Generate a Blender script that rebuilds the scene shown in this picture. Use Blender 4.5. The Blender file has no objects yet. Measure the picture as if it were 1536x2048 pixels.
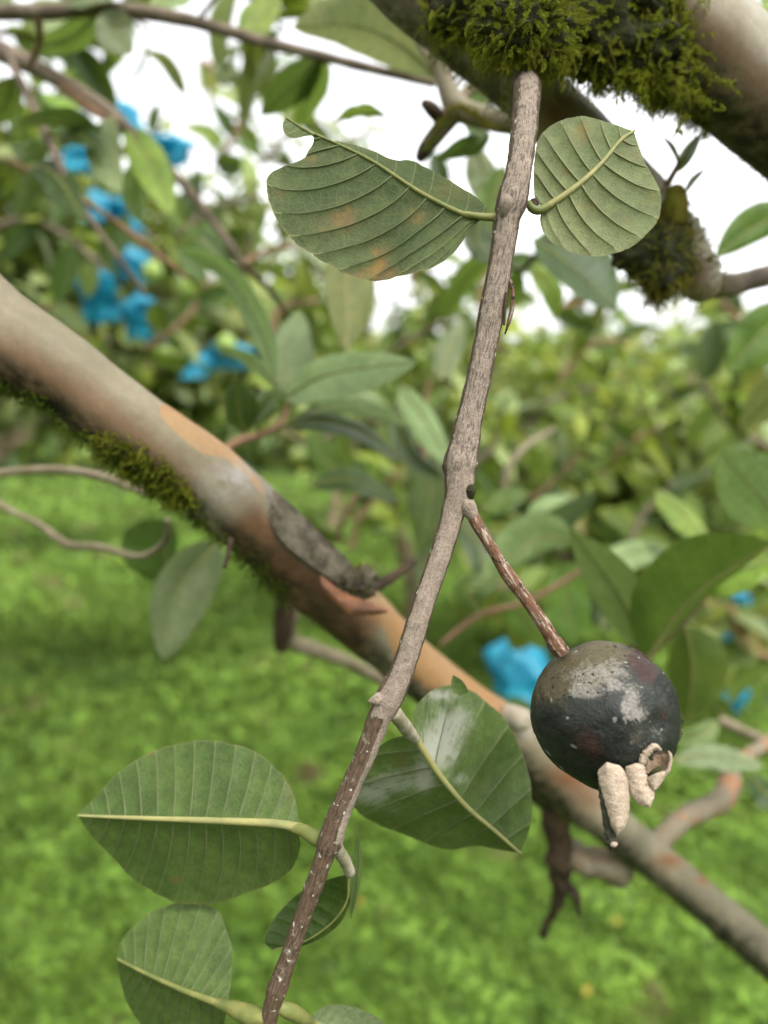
import bpy, math, random
import numpy as np
from mathutils import Vector, Matrix, noise
random.seed(7); np.random.seed(7)
S = bpy.context.scene
COL = S.collection
R = math.radians
# ------------------------------------------------------------------ camera, sky, sun, exposure
FPX = 1479.0                                   # focal length in pixels of the 1536x2048 photograph
cam = bpy.data.cameras.new('camera'); camo = bpy.data.objects.new('camera', cam); COL.objects.link(camo)
camo.location = (0, 0, 1.45); camo.rotation_euler = (R(90 - 8.6), 0, 0)
cam.sensor_fit = 'VERTICAL'; cam.sensor_height = 36; cam.sensor_width = 27; cam.lens = 26
cam.clip_start = 0.01; cam.clip_end = 2000
cam.dof.use_dof = True; cam.dof.focus_distance = 0.252; cam.dof.aperture_fstop = 26 / 5.1
S.camera = camo
SUN_EL, SUN_AZ = 58, 140                       # overcast: soft light from above right, a little behind the camera
w = bpy.data.worlds.new('World'); S.world = w; w.use_nodes = True
nt = w.node_tree; nt.nodes.clear()
sky = nt.nodes.new('ShaderNodeTexSky'); sky.sky_type = 'NISHITA'; sky.sun_disc = False
sky.sun_elevation = R(SUN_EL); sky.sun_rotation = R(SUN_AZ); sky.air_density = 1.0; sky.dust_density = 4.0
hs = nt.nodes.new('ShaderNodeHueSaturation'); hs.inputs['Saturation'].default_value = 0.08
bg = nt.nodes.new('ShaderNodeBackground'); bg.inputs['Strength'].default_value = 0.15
ow = nt.nodes.new('ShaderNodeOutputWorld')
nt.links.new(sky.outputs[0], hs.inputs['Color']); nt.links.new(hs.outputs[0], bg.inputs[0]); nt.links.new(bg.outputs[0], ow.inputs[0])
sl = bpy.data.lights.new('sun', 'SUN'); sl.energy = 1.5; sl.angle = R(18); sl.color = (1, .97, .92)
so = bpy.data.objects.new('sun', sl); COL.objects.link(so)
sd = Vector((math.sin(R(SUN_AZ)) * math.cos(R(SUN_EL)), math.cos(R(SUN_AZ)) * math.cos(R(SUN_EL)), math.sin(R(SUN_EL))))
so.rotation_euler = sd.to_track_quat('Z', 'Y').to_euler()
S.view_settings.view_transform = 'Standard'; S.view_settings.look = 'None'
S.view_settings.gamma = 1; S.view_settings.use_curve_mapping = False
S.view_settings.exposure = 1.95
S.render.engine = 'CYCLES'
S.cycles.use_denoising = True; S.cycles.max_bounces = 6; S.cycles.transparent_max_bounces = 8
S.cycles.sample_clamp_indirect = 6

# ------------------------------------------------------------------ geometry helpers
CAMP = np.array(camo.location); CR = np.array(camo.rotation_euler.to_matrix())
def P(x, y, d):
    "photograph pixel at depth d (metres along the view axis) -> world point"
    return CAMP + CR @ np.array([(x - 768) / FPX * d, -(y - 1024) / FPX * d, -d])
def PX(pts):
    q = (np.asarray(pts) - CAMP) @ CR
    d = -q[:, 2]
    return np.stack([q[:, 0] / d * FPX + 768, -q[:, 1] / d * FPX + 1024, d], 1)
def crom(p, n, chord=True):
    "Catmull-Rom resampling of rows of p to n rows, even in arc length of the first two or three columns"
    p = np.asarray(p, float)
    if len(p) == 2: return p[0] + (p[1] - p[0]) * np.linspace(0, 1, n)[:, None]
    q = np.vstack([2 * p[0] - p[1], p, 2 * p[-1] - p[-2]])
    out = []
    for i in range(1, len(q) - 2):
        for t in np.linspace(0, 1, 16, endpoint=False):
            a, b, c, d = q[i-1], q[i], q[i+1], q[i+2]
            out.append(.5 * (2*b + (c-a)*t + (2*a-5*b+4*c-d)*t*t + (3*b-a-3*c+d)*t**3))
    out.append(q[-2]); out = np.array(out)
    k = min(3, p.shape[1]) if chord else 2
    L = np.r_[0, np.cumsum(np.linalg.norm(np.diff(out[:, :k], axis=0), axis=1))]
    s = np.linspace(0, L[-1], n)
    return np.stack([np.interp(s, L, out[:, j]) for j in range(out.shape[1])], 1)
def sm(a, b, x): 
    t = np.clip((x - a) / (b - a), 0, 1); return t * t * (3 - 2 * t)
def nz(p, s=1.0, o=0.0): return noise.noise(Vector((p[0]*s + o, p[1]*s + o*.7, p[2]*s - o)))
def fb(p, s, o=0.0, oc=3): 
    v = 0; a = 1
    for k in range(oc): v += a * nz(p, s * 2**k, o + 11*k); a *= .5
    return v
def tag(o, label=None, cat=None, group=None, kind=None):
    for k, v in (('label', label), ('category', cat), ('group', group), ('kind', kind)):
        if v: o[k] = v
    return o
def root(name, loc, label, cat, group=None):
    o = bpy.data.objects.new(name, None); o.empty_display_size = .02; o.location = loc; COL.objects.link(o)
    return tag(o, label, cat, group)
def org(o):
    v = Vector((0, 0, 0))
    while o: v += o.location; o = o.parent
    return np.array(v)
def mk(name, V, F, mat, parent=None, uv=None, attrs=None, smooth=True, loc=None, fmat=None):
    V = np.asarray(V, float)
    o3 = org(parent) if parent else (np.array(loc) if loc is not None else np.zeros(3))
    me = bpy.data.meshes.new(name)
    V2 = V - o3
    F = np.asarray(F)
    if F.ndim == 2:
        k = F.shape[1]
        me.vertices.add(len(V2)); me.vertices.foreach_set('co', V2.ravel())
        me.loops.add(F.size); me.loops.foreach_set('vertex_index', F.ravel().astype(np.int32))
        me.polygons.add(len(F)); me.polygons.foreach_set('loop_start', np.arange(0, F.size, k, dtype=np.int32))
        me.update(calc_edges=True)
    else: me.from_pydata(V2.tolist(), [], [list(f) for f in F])
    if smooth: me.polygons.foreach_set('use_smooth', [True] * len(me.polygons))
    if uv is not None:
        l = me.uv_layers.new(name='UVMap'); idx = np.zeros(len(me.loops), np.int32); me.loops.foreach_get('vertex_index', idx)
        l.data.foreach_set('uv', np.asarray(uv, float)[idx].ravel())
    for k, a in (attrs or {}).items():
        at = me.attributes.new(k, 'FLOAT', 'POINT'); at.data.foreach_set('value', np.asarray(a, np.float32))
    for m in (mat if isinstance(mat, (list, tuple)) else [mat]): me.materials.append(m)
    if fmat is not None: me.polygons.foreach_set('material_index', np.asarray(fmat, np.int32))
    o = bpy.data.objects.new(name, me); COL.objects.link(o)
    if parent: o.parent = parent
    elif loc is not None: o.location = loc
    return o
def gridF(n, m, closed=False):
    i = np.arange(n - 1)[:, None]; j = np.arange(m if closed else m - 1)[None, :]
    a = i * m + j; b = i * m + (j + 1) % m
    return np.stack([a, b, b + m, a + m], -1).reshape(-1, 4)
def tube(pts, n, m=12, disp=None, taper=0.0, cap=True, world=False):
    "pts rows (x, y, width px, depth) or world rows (x, y, z, radius); returns V, F, UV(length, angle)"
    if world: q = crom(pts, n); C = q[:, :3]; r = q[:, 3]
    else:
        W = np.array([np.r_[P(a, b, d), wd / 2 * d / FPX] for a, b, wd, d in pts])
        q = crom(W, n); C = q[:, :3]; r = q[:, 3]
    r = np.maximum(r, 1e-5)
    T = np.gradient(C, axis=0); T /= np.linalg.norm(T, axis=1)[:, None] + 1e-12
    E = CAMP - C; E -= (E * T).sum(1)[:, None] * T; E /= np.linalg.norm(E, axis=1)[:, None]
    if world:
        ref = np.array([0.3, -1, .2]); E = ref - (T @ ref)[:, None] * T; E /= np.linalg.norm(E, axis=1)[:, None]
    B = np.cross(T, E)
    th = np.linspace(0, 2*math.pi, m, endpoint=False) - math.pi
    L = np.r_[0, np.cumsum(np.linalg.norm(np.diff(C, axis=0), axis=1))]
    N = np.cos(th)[None, :, None] * E[:, None] + np.sin(th)[None, :, None] * B[:, None]
    rr = np.repeat(r[:, None], m, 1)
    if disp: rr = rr + disp(L, th, r, C, N)
    V = C[:, None] + N * rr[..., None]
    V = V.reshape(-1, 3); F = gridF(n, m, True)
    UV = np.stack([np.repeat(L[:, None], m, 1), np.repeat(th[None], n, 0)], -1).reshape(-1, 2)
    if cap:
        V = np.vstack([V, C[0] - T[0]*r[0]*.4, C[-1] + T[-1]*r[-1]*.5]); UV = np.vstack([UV, [0, 0], [L[-1], 0]])
        k = len(V); j = np.arange(m); jn = (j + 1) % m
        F = np.vstack([F, np.stack([jn, j, np.full(m, k-2), np.full(m, k-2)], 1), np.stack([(n-1)*m + j, (n-1)*m + jn, np.full(m, k-1), np.full(m, k-1)], 1)])
        F = [tuple(dict.fromkeys(f)) for f in F.tolist()]
        F = np.array(F, dtype=object)
    return V, F, UV
def join(parts):
    V = []; F = []; U = []; k = 0
    for p in parts:
        V.append(p[0]); U.append(p[2]); F += [tuple(int(i) + k for i in f) for f in p[1]]; k += len(p[0])
    return np.vstack(V), np.array(F, dtype=object), np.vstack(U)

# ------------------------------------------------------------------ materials
class MT:
    def __init__(s, name):
        s.m = bpy.data.materials.new(name); s.m.use_nodes = True; s.t = s.m.node_tree; s.t.nodes.clear()
        s.out = s.n('OutputMaterial'); s.p = s.n('BsdfPrincipled'); s.l(s.p.outputs[0], s.out.inputs[0])
    def n(s, k, **kw):
        x = s.t.nodes.new('ShaderNode' + k)
        for a, b in kw.items(): setattr(x, a, b)
        return x
    def l(s, a, b): s.t.links.new(a, b)
    def put(s, v, inp):
        if isinstance(v, bpy.types.NodeSocket): s.l(v, inp)
        elif isinstance(v, tuple): inp.default_value = (*v, 1) if len(v) == 3 else v
        else: inp.default_value = v
    def mix(s, f, a, b, bt='MIX'):
        x = s.n('Mix', data_type='RGBA', blend_type=bt); s.put(f, x.inputs[0]); s.put(a, x.inputs[6]); s.put(b, x.inputs[7]); return x.outputs[2]
    def math(s, op, a, b=0.0, clamp=False):
        x = s.n('Math', operation=op, use_clamp=clamp); s.put(a, x.inputs[0]); s.put(b, x.inputs[1]); return x.outputs[0]
    def noise(s, vec, sc, det=4, ro=.6, dist=0):
        x = s.n('TexNoise'); s.l(vec, x.inputs['Vector']); x.inputs['Scale'].default_value = sc; x.inputs['Detail'].default_value = det
        x.inputs['Roughness'].default_value = ro; x.inputs['Distortion'].default_value = dist; return x.outputs[0]
    def ramp(s, v, a, b):
        x = s.n('MapRange', interpolation_type='SMOOTHSTEP'); s.put(v, x.inputs[0]); x.inputs[1].default_value = a; x.inputs[2].default_value = b; return x.outputs[0]
    def attr(s, k): x = s.n('Attribute'); x.attribute_name = k; return x.outputs['Fac']
    def obj(s): return s.n('TexCoord').outputs['Object']
    def uv(s): return s.n('TexCoord').outputs['UV']
    def mapv(s, v, sc): x = s.n('Mapping'); s.l(v, x.inputs[0]); x.inputs['Scale'].default_value = sc; return x.outputs[0]
    def bump(s, h, st, dist): x = s.n('Bump'); s.put(h, x.inputs['Height']); x.inputs['Strength'].default_value = st; x.inputs['Distance'].default_value = dist; return x.outputs[0]
    def fin(s, col, rough=.6, bump=None, spec=.3, trans=0.0, tcol=None):
        s.put(col, s.p.inputs['Base Color']); s.put(rough, s.p.inputs['Roughness']); s.p.inputs['Specular IOR Level'].default_value = spec
        if bump is not None: s.l(bump, s.p.inputs['Normal'])
        if trans:
            t = s.n('BsdfTranslucent'); s.put(tcol if tcol is not None else col, t.inputs[0])
            x = s.n('MixShader'); x.inputs[0].default_value = trans; s.l(s.p.outputs[0], x.inputs[1]); s.l(t.outputs[0], x.inputs[2]); s.l(x.outputs[0], s.out.inputs[0])
        return s.m

def leaf_mat(name, c1, c2, vein, trans=.3, tc=(.25, .38, .06), rough=.5, spec=.35, vw=.05, vamt=.7, stain=.0, vary=True, fine=350):
    t = MT(name); o = t.obj(); uv = t.uv()
    col = t.mix(t.ramp(t.noise(o, 28, 4), .38, .62), c1, c2)
    mott = t.noise(o, 190, 5, .7)
    col = t.mix(.8, col, t.mix(t.ramp(mott, .32, .68), (.36, .36, .36), (.62, .62, .58)), 'OVERLAY'); col = t.mix(.5, col, t.mix(t.ramp(t.noise(o, 1400, 3, .7), .35, .65), (.35, .35, .35), (.65, .65, .65)), 'OVERLAY')
    sx = t.n('SeparateXYZ'); t.l(uv, sx.inputs[0])
    fr = t.math('FRACT', t.math('ADD', sx.outputs[0], .5)); d = t.math('ABSOLUTE', t.math('SUBTRACT', fr, .5))
    line = t.math('MULTIPLY', t.ramp(d, vw, vw * .3), vamt)
    # cross veins between the side veins
    cv = t.n('TexVoronoi', feature='DISTANCE_TO_EDGE'); t.l(o, cv.inputs['Vector']); cv.inputs['Scale'].default_value = fine
    net = t.ramp(cv.outputs['Distance'], .12, .02)
    col = t.mix(t.math('MULTIPLY', net, .12), col, vein)
    col = t.mix(line, col, vein)
    edge = t.ramp(t.math('ABSOLUTE', sx.outputs[1]), .965, 1.0)
    col = t.mix(t.math('MULTIPLY', edge, .45), col, (.16, .14, .06))
    sa = t.attr('stain'); n2 = t.noise(o, 300, 5, .75); n3 = t.noise(o, 90, 3)
    sf = t.math('MULTIPLY', sa, t.ramp(t.math('ADD', n2, t.math('MULTIPLY', sa, .2)), .52, .74), True)
    col = t.mix(sf, col, t.mix(t.ramp(n3, .4, .6), (.20, .11, .02), (.10, .06, .025)))
    col = t.mix(t.math('MULTIPLY', sa, .22), col, (.19, .15, .065))
    if stain:
        bl = t.ramp(t.noise(o, 26, 6, .72, .4), .60, .72)
        col = t.mix(t.math('MULTIPLY', bl, stain), col, (.30, .19, .06))
    dk = t.ramp(t.noise(o, 420, 2, .5), .69, .74)
    col = t.mix(t.math('MULTIPLY', dk, .55), col, (.05, .045, .025))
    da = t.attr('dust'); df = t.math('MULTIPLY', da, t.ramp(t.math('ADD', t.math('ADD', t.math('MULTIPLY', t.noise(t.mapv(uv, (7, 3.2, 1)), 1.3, 6, .75), .6), t.math('MULTIPLY', t.noise(o, 240, 5, .75), .4)), t.math('MULTIPLY', da, .2)), .49, .68), True)
    col = t.mix(t.math('MULTIPLY', df, .8), col, (.37, .365, .32))
    if vary:
        oi = t.n('ObjectInfo'); h = t.n('HueSaturation'); t.l(col, h.inputs['Color'])
        h.inputs['Saturation'].default_value = .95
        t.l(t.math('ADD', t.math('MULTIPLY', oi.outputs['Random'], .6), .7), h.inputs['Value'])
        t.l(t.math('ADD', t.math('MULTIPLY', oi.outputs['Random'], .03), .485), h.inputs['Hue']); col = h.outputs[0]
    b = t.bump(t.math('ADD', t.math('MULTIPLY', mott, .6), t.math('MULTIPLY', net, .3)), .35, .0006)
    return t.fin(col, rough, b, spec, trans, t.mix(.5, col, tc))
M = {}
M['under'] = leaf_mat('leaf_underside', (.038, .058, .017), (.062, .083, .028), (.19, .20, .08), .12, rough=.62, spec=.25, vary=False, fine=420)
M['underpale'] = leaf_mat('leaf_underside_pale', (.105, .135, .052), (.15, .17, .075), (.25, .25, .11), .15, rough=.6, spec=.25, vary=False, stain=.35, fine=420)
M['undergreen'] = leaf_mat('leaf_underside_green', (.046, .080, .017), (.070, .110, .026), (.17, .20, .08), .16, rough=.55, spec=.3, vary=False, fine=500)
M['top'] = leaf_mat('leaf_top', (.05, .095, .008), (.085, .14, .014), (.16, .20, .04), .34, rough=.45, spec=.4, vw=.07, vamt=.35)
M['dark'] = leaf_mat('leaf_dark', (.020, .042, .004), (.032, .062, .007), (.10, .14, .04), .22, rough=.42, vamt=.4)
M['pale'] = leaf_mat('leaf_pale', (.15, .225, .075), (.20, .275, .105), (.33, .38, .2), .25, rough=.5, vamt=.35)
M['grey'] = leaf_mat('leaf_grey', (.12, .165, .07), (.16, .20, .095), (.3, .32, .2), .2, rough=.6, vamt=.3, stain=.5)
M['lime'] = leaf_mat('leaf_lime', (.15, .25, .02), (.22, .32, .03), (.32, .38, .12), .4, rough=.5, vamt=.3)
M['olive'] = leaf_mat('leaf_olive', (.16, .17, .06), (.22, .22, .08), (.32, .30, .12), .35, rough=.55, stain=.6, vamt=.6)
M['spot'] = leaf_mat('leaf_spotted', (.17, .21, .09), (.24, .25, .11), (.33, .34, .16), .35, (.3, .33, .1), rough=.6, stain=.9, vamt=.4)
def simple(name, col, col2, sc=60, rough=.7, bump=.3, bd=.0005, spec=.25, trans=0):
    t = MT(name); o = t.obj(); n = t.noise(o, sc, 5, .65)
    return t.fin(t.mix(t.ramp(n, .35, .65), col, col2), rough, t.bump(t.noise(o, sc*4, 4), bump, bd), spec, trans)
M['midrib'] = simple('midrib', (.19, .19, .06), (.12, .14, .04), 120, .5)
M['midribpale'] = simple('midrib_pale', (.30, .28, .11), (.22, .22, .09), 120, .5)
M['vein'] = simple('side_vein', (.12, .14, .06), (.085, .105, .045), 200, .6)
M['veinpale'] = simple('side_vein_pale', (.22, .22, .10), (.17, .17, .075), 200, .6)
M['petdust'] = simple('dusty_petiole', (.38, .34, .27), (.22, .20, .12), 160, .85)
M['fleshlobe'] = simple('dusty_calyx', (.42, .33, .26), (.27, .21, .16), 700, .95, .9, .0006, .1)

def crust_mat():
    t = MT('twig_bark'); o = t.obj(); uv = t.uv(); c = t.attr('crust')
    n1 = t.noise(o, 420, 6, .75); n2 = t.noise(o, 1500, 3, .6); st = t.noise(t.mapv(uv, (230, 5, 1)), 1, 5, .7)
    ln = t.noise(t.mapv(uv, (60, 3.4, 1)), 3, 4, .6)
    clay = t.mix(t.ramp(n1, .3, .7), (.24, .19, .15), (.37, .30, .245))
    clay = t.mix(t.ramp(n2, .45, .7), clay, (.17, .125, .10))
    clay = t.mix(t.math('MULTIPLY', t.ramp(ln, .52, .64), .45), clay, (.22, .18, .15))
    bark = t.mix(t.ramp(st, .35, .65), (.055, .036, .024), (.15, .10, .065))
    bark = t.mix(t.math('MULTIPLY', t.ramp(t.noise(o, 260, 4, .7), .55, .68), .7), bark, (.30, .28, .22))
    bark = t.mix(t.math('MULTIPLY', t.ramp(t.noise(o, 90, 4, .7), .55, .7), .5), bark, (.10, .105, .035))
    f = t.ramp(t.math('ADD', c, t.math('MULTIPLY', t.math('SUBTRACT', n1, .5), 1.0)), .42, .56)
    col = t.mix(f, bark, clay)
    fl = t.attr('fleck'); fk = t.ramp(t.noise(t.mapv(uv, (190, 4.5, 1)), 1.5, 4, .7), .51, .57)
    col = t.mix(t.math('MULTIPLY', t.math('MULTIPLY', fk, fl), .8), col, (.085, .07, .062))
    col = t.mix(t.attr('scar'), col, t.mix(t.ramp(st, .4, .6), (.03, .018, .012), (.22, .11, .05)))
    sp = t.ramp(t.noise(o, 520, 1, .3), .70, .74)
    col = t.mix(t.math('MULTIPLY', sp, t.math('SUBTRACT', 1.0, f)), col, (.5, .47, .4))
    h = t.math('ADD', t.math('MULTIPLY', n1, .5), t.math('MULTIPLY', ln, .8)); h = t.math('ADD', h, t.math('MULTIPLY', f, .5))
    return t.fin(col, .88, t.bump(h, .75, .0007), .15)
M['twig'] = crust_mat()
def stalk_mat():
    t = MT('stalk_bark'); o = t.obj(); uv = t.uv()
    a = t.noise(t.mapv(uv, (120, 1.6, 1)), 1, 5, .7); b = t.noise(t.mapv(uv, (420, 4, 1)), 1, 5, .7)
    col = t.mix(t.ramp(b, .35, .65), (.10, .048, .03), (.21, .105, .065))
    col = t.mix(t.ramp(a, .52, .6), col, t.mix(t.ramp(b, .4, .6), (.30, .25, .19), (.5, .43, .36)))
    col = t.mix(t.ramp(t.noise(o, 300, 4, .7), .56, .62), col, (.03, .025, .02))
    return t.fin(col, .8, t.bump(b, .9, .0007), .2)
M['stalk'] = stalk_mat()
def limb_mat(name, a, b, under, patch=.0):
    t = MT(name); o = t.obj(); uv = t.uv()
    n = t.noise(o, 16, 5, .6, .5); s = t.noise(t.mapv(uv, (9, 1.5, 1)), 1, 4, .6)
    col = t.mix(t.ramp(n, .38, .62), a, b)
    col = t.mix(t.math('MULTIPLY', t.ramp(s, .45, .7), .5), col, under)
    if patch: col = t.mix(t.math('MULTIPLY', t.ramp(t.noise(o, 30, 3, .5, 1.), .56, .6), patch), col, (.28, .11, .045))
    pe = t.attr('peel'); pf = t.ramp(t.math('ADD', pe, t.math('MULTIPLY', t.math('SUBTRACT', t.noise(o, 120, 5, .7), .5), .9)), .44, .54)
    col = t.mix(pf, col, t.mix(t.ramp(n, .35, .65), (.31, .17, .075), (.29, .19, .10)))
    oa = t.attr('orange'); col = t.mix(oa, col, (.135, .052, .018))  # orange bark tone, darkened to put underside shade into the colour
    col = t.mix(t.attr('plate'), col, t.mix(t.ramp(t.noise(o, 150, 5, .7), .55, .62), (.19, .165, .13), (.07, .06, .045)))
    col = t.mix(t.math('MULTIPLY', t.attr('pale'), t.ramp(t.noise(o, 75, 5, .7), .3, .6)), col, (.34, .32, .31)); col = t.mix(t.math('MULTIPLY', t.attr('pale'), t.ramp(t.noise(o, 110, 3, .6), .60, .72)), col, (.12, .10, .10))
    col = t.mix(t.math('MULTIPLY', t.attr('lichen'), t.ramp(n, .3, .6)), col, (.115, .105, .07))
    ds = t.attr('dirt_shade'); col = t.mix(t.math('MULTIPLY', ds, t.ramp(t.noise(o, 90, 5, .7), .3, .6)), col, t.mix(t.ramp(t.noise(o, 60, 4), .4, .6), (.014, .011, .008), (.025, .03, .010)))  # dirt and moss stain, together with underside shade painted into the bark colour
    col = t.mix(.4, col, t.mix(t.ramp(t.noise(o, 260, 4, .7), .3, .7), (.4, .4, .4), (.6, .6, .6)), 'OVERLAY')
    return t.fin(col, t.math('SUBTRACT', .62, t.math('MULTIPLY', pf, .1)), t.bump(t.math('ADD', t.noise(o, 60, 5), t.math('MULTIPLY', t.noise(o, 400, 3), .25)), .3, .0012), .3)
M['limb'] = limb_mat('smooth_bark', (.235, .20, .135), (.185, .16, .105), (.145, .10, .055))
M['limb2'] = limb_mat('smooth_bark_grey', (.34, .30, .235), (.40, .36, .295), (.26, .18, .10))
M['limb3'] = limb_mat('patchy_bark', (.14, .12, .08), (.20, .17, .115), (.17, .085, .04), .6)
M['branch'] = simple('thin_branch_bark', (.20, .155, .115), (.10, .075, .055), 50, .8, .6, .002)
M['branchpale'] = simple('thin_branch_pale', (.23, .19, .13), (.15, .125, .075), 50, .8, .4, .001)
M['branchdark'] = simple('thin_branch_dark', (.030, .021, .013), (.075, .048, .028), 60, .85, .6, .002)
M['branchred'] = simple('thin_branch_red', (.26, .15, .09), (.16, .10, .06), 60, .8, .5, .001)
def moss_mat(name, a, b, c):
    t = MT(name); o = t.obj(); n = t.noise(o, 70, 4, .7); n2 = t.noise(o, 400, 2)
    col = t.mix(t.ramp(n, .3, .55), a, b); col = t.mix(t.ramp(t.noise(o, 40, 3, .6), .52, .68), col, c)
    col = t.mix(.6, col, t.mix(n2, (.3, .3, .3), (.7, .7, .7)), 'OVERLAY')
    return t.fin(col, .8, None, .2, .35, t.mix(.5, col, (.3, .36, .03)))
M['moss'] = moss_mat('moss', (.09, .10, .012), (.22, .235, .022), (.36, .36, .045))
M['mossold'] = moss_mat('moss_old', (.09, .08, .014), (.24, .20, .035), (.22, .22, .03))
M['mossdark'] = moss_mat('moss_dark', (.03, .05, .008), (.075, .115, .014), (.14, .18, .02))
M['soil'] = simple('moss_bed', (.025, .025, .012), (.045, .05, .015), 120, .95, .9, .002)

# ------------------------------------------------------------------ leaves
def edgepts(e, n, M0, off):
    q = crom([(a, b) for a, b in e], n, chord=False)
    s = np.linspace(0, 1, n); dep = M0[:, 3] + off * np.sin(math.pi * np.clip(s, 0, 1))**.8
    return np.array([P(q[i, 0], q[i, 1], dep[i]) for i in range(n)])
def leaf(parent, mid, L, Rr, mat, offs=(0, 0), nv=10, a=(.2, .2), p=1.3, res=(110, 36), pill=.0007, mw=(14, 3), mmat='midrib', vmat='vein', veins=True,
         pet=None, petmat=None, stains=(), dusts=(), bulge=.0, name='leaf', label=None, wave=.0, midtube=True):
    n, m = res
    q = crom([(x, y, d) for x, y, d in mid], n, chord=False)
    C = np.array([P(*r) for r in q]); M0 = np.c_[q, q[:, 2]]
    EL = edgepts([mid[0][:2]] + list(L) + [mid[-1][:2]], n, M0, offs[0]); ER = edgepts([mid[0][:2]] + list(Rr) + [mid[-1][:2]], n, M0, offs[1])
    for E_, o_ in ((EL, 0.), (ER, 31.)):
        for i in range(1, n-1): E_[i] += (E_[i]-C[i])*(.012*nz((i*.22, mid[0][0]*.1, o_), 1) + .010*nz((i*.7, mid[0][0]*.1, o_+5), 1))
    T = np.gradient(C, axis=0); T /= np.linalg.norm(T, axis=1)[:, None]
    fwd = CR @ np.array([0, 0, -1.])
    s = np.linspace(0, 1, n); seed = (mid[0][0] * .013) % 50
    tt = np.linspace(-1, 1, 2*m + 1)
    V = np.zeros((n, 2*m+1, 3)); U = np.zeros((n, 2*m+1, 2))
    def surf(si, t):
        "point of the blade at (s, t) arrays"
        fi = si * (n - 1); i0 = np.clip(fi.astype(int), 0, n - 2); f = (fi - i0)[:, None]
        Cm = C[i0]*(1-f) + C[i0+1]*f; E = np.where((t < 0)[:, None], EL[i0]*(1-f) + EL[i0+1]*f, ER[i0]*(1-f) + ER[i0+1]*f)
        at = np.abs(t)[:, None]
        pt = Cm + (E - Cm) * at
        aa = np.where(t < 0, a[0], a[1]); k = aa * np.abs(t)**p
        s0 = (si - k) / (1 - .75 * k); ph = s0 * nv
        env = np.sin(math.pi * np.clip(si, 0, 1))**.5 * np.minimum(1, np.abs(t) * 6) * (1 - .5*np.abs(t)**3)
        h = pill * (np.abs(np.sin(math.pi * ph))**.7) * env
        h = h - bulge * np.sin(math.pi * np.abs(t) * .9) * np.sin(math.pi * si) 
        h = h + wave * np.sin(si * 17 + seed + t*1.5) * np.abs(t)**2 * env + wave*.5*np.sin(si*37+seed*2)*np.abs(t)**3*env
        return pt + fwd * h[:, None], ph
    SS, TT = np.meshgrid(s, tt, indexing='ij')
    V, ph = surf(SS.ravel(), TT.ravel())
    U = np.stack([ph, TT.ravel()], 1)
    px = PX(V); at = {}
    if stains:
        at['stain'] = np.clip(sum(st * np.exp(-(((px[:, 0]-x)/r)**2 + ((px[:, 1]-y)/(r2))**2)) for x, y, r, r2, st in stains), 0, 1)
    if dusts:
        at['dust'] = np.clip(sum(st * np.exp(-(((px[:, 0]-x)/r)**2 + ((px[:, 1]-y)/(r2))**2)) for x, y, r, r2, st in dusts), 0, 1)
    o = mk(name, V, gridF(n, 2*m+1), M[mat] if isinstance(mat, str) else mat, parent, U, at)
    if label: o['label'] = label
    toward = -fwd
    if midtube:
        k = 40; mid3 = [(x, y, d) for x, y, d in mid]; qq = crom(mid3, k, chord=False)
        pts = [np.r_[P(*qq[i]) + toward*.0001, ((mw[0]*(1 - i/(k-1)) + mw[1]*i/(k-1)) / 2 * qq[i, 2] / FPX)] for i in range(k)]
        v, f, u = tube(pts, k*2, 8, world=True); mk('midrib', v, f, M[mmat], o, u)
    if veins:
        parts = []
        for side in (-1, 1):
            aa = a[0] if side < 0 else a[1]
            for j in range(1, nv):
                s0 = j / nv
                t = np.linspace(.01, .93, 16); k = aa * t**p; si = s0*(1 - .75*k) + k
                ok = si < .985
                if ok.sum() < 4: continue
                t = t[ok]; si = si[ok]
                pt, _ = surf(si, t * side); pt = pt + toward * .00008
                r = np.linspace(.00036, .00010, len(t))
                parts.append(tube(np.c_[pt, r], len(t)+4, 5, world=True, cap=False))
        v, f, u = join(parts); mk('side_veins', v, f, M[vmat], o, u)
    if pet:
        v, f, u = tube(pet, 30, 12, disp=lambda L, th, r, C_, N: np.array([[.08*r[i]*nz((L[i]*300, th[j], 1)) for j in range(len(th))] for i in range(len(L))]))
        mk('petiole', v, f, M[petmat or mmat], o, u)
    return o
def sleaf(parent, mid, wl, wr, mat, d0, d1, offs=(0.01, -.01), nv=9, a=(.18, .18), res=(26, 8), shape=.85, pill=.0012, mw=(7, 2), mmat='midrib', name='leaf', label=None, wave=.002, veins=False, pet=None, **kw):
    "a leaf given by a midrib in the photograph and half widths in pixels"
    k = 14; q = crom([(x, y) for x, y in mid], k, chord=False); T = np.gradient(q, axis=0); T /= np.linalg.norm(T, axis=1)[:, None]
    N = np.stack([T[:, 1], -T[:, 0]], 1); s = np.linspace(0, 1, k); pr = np.sin(math.pi * s**shape)**.72
    L = [tuple(q[i] + N[i]*wl*pr[i]) for i in range(1, k-1)]; Rt = [tuple(q[i] - N[i]*wr*pr[i]) for i in range(1, k-1)]
    mid3 = [(q[i, 0], q[i, 1], d0 + (d1 - d0)*s[i]) for i in range(k)]
    return leaf(parent, mid3, L, Rt, mat, offs, nv, a, 1.3, res, pill, mw, mmat, veins=veins, pet=pet, name=name, label=label, wave=wave, bulge=.003, **kw)

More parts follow.
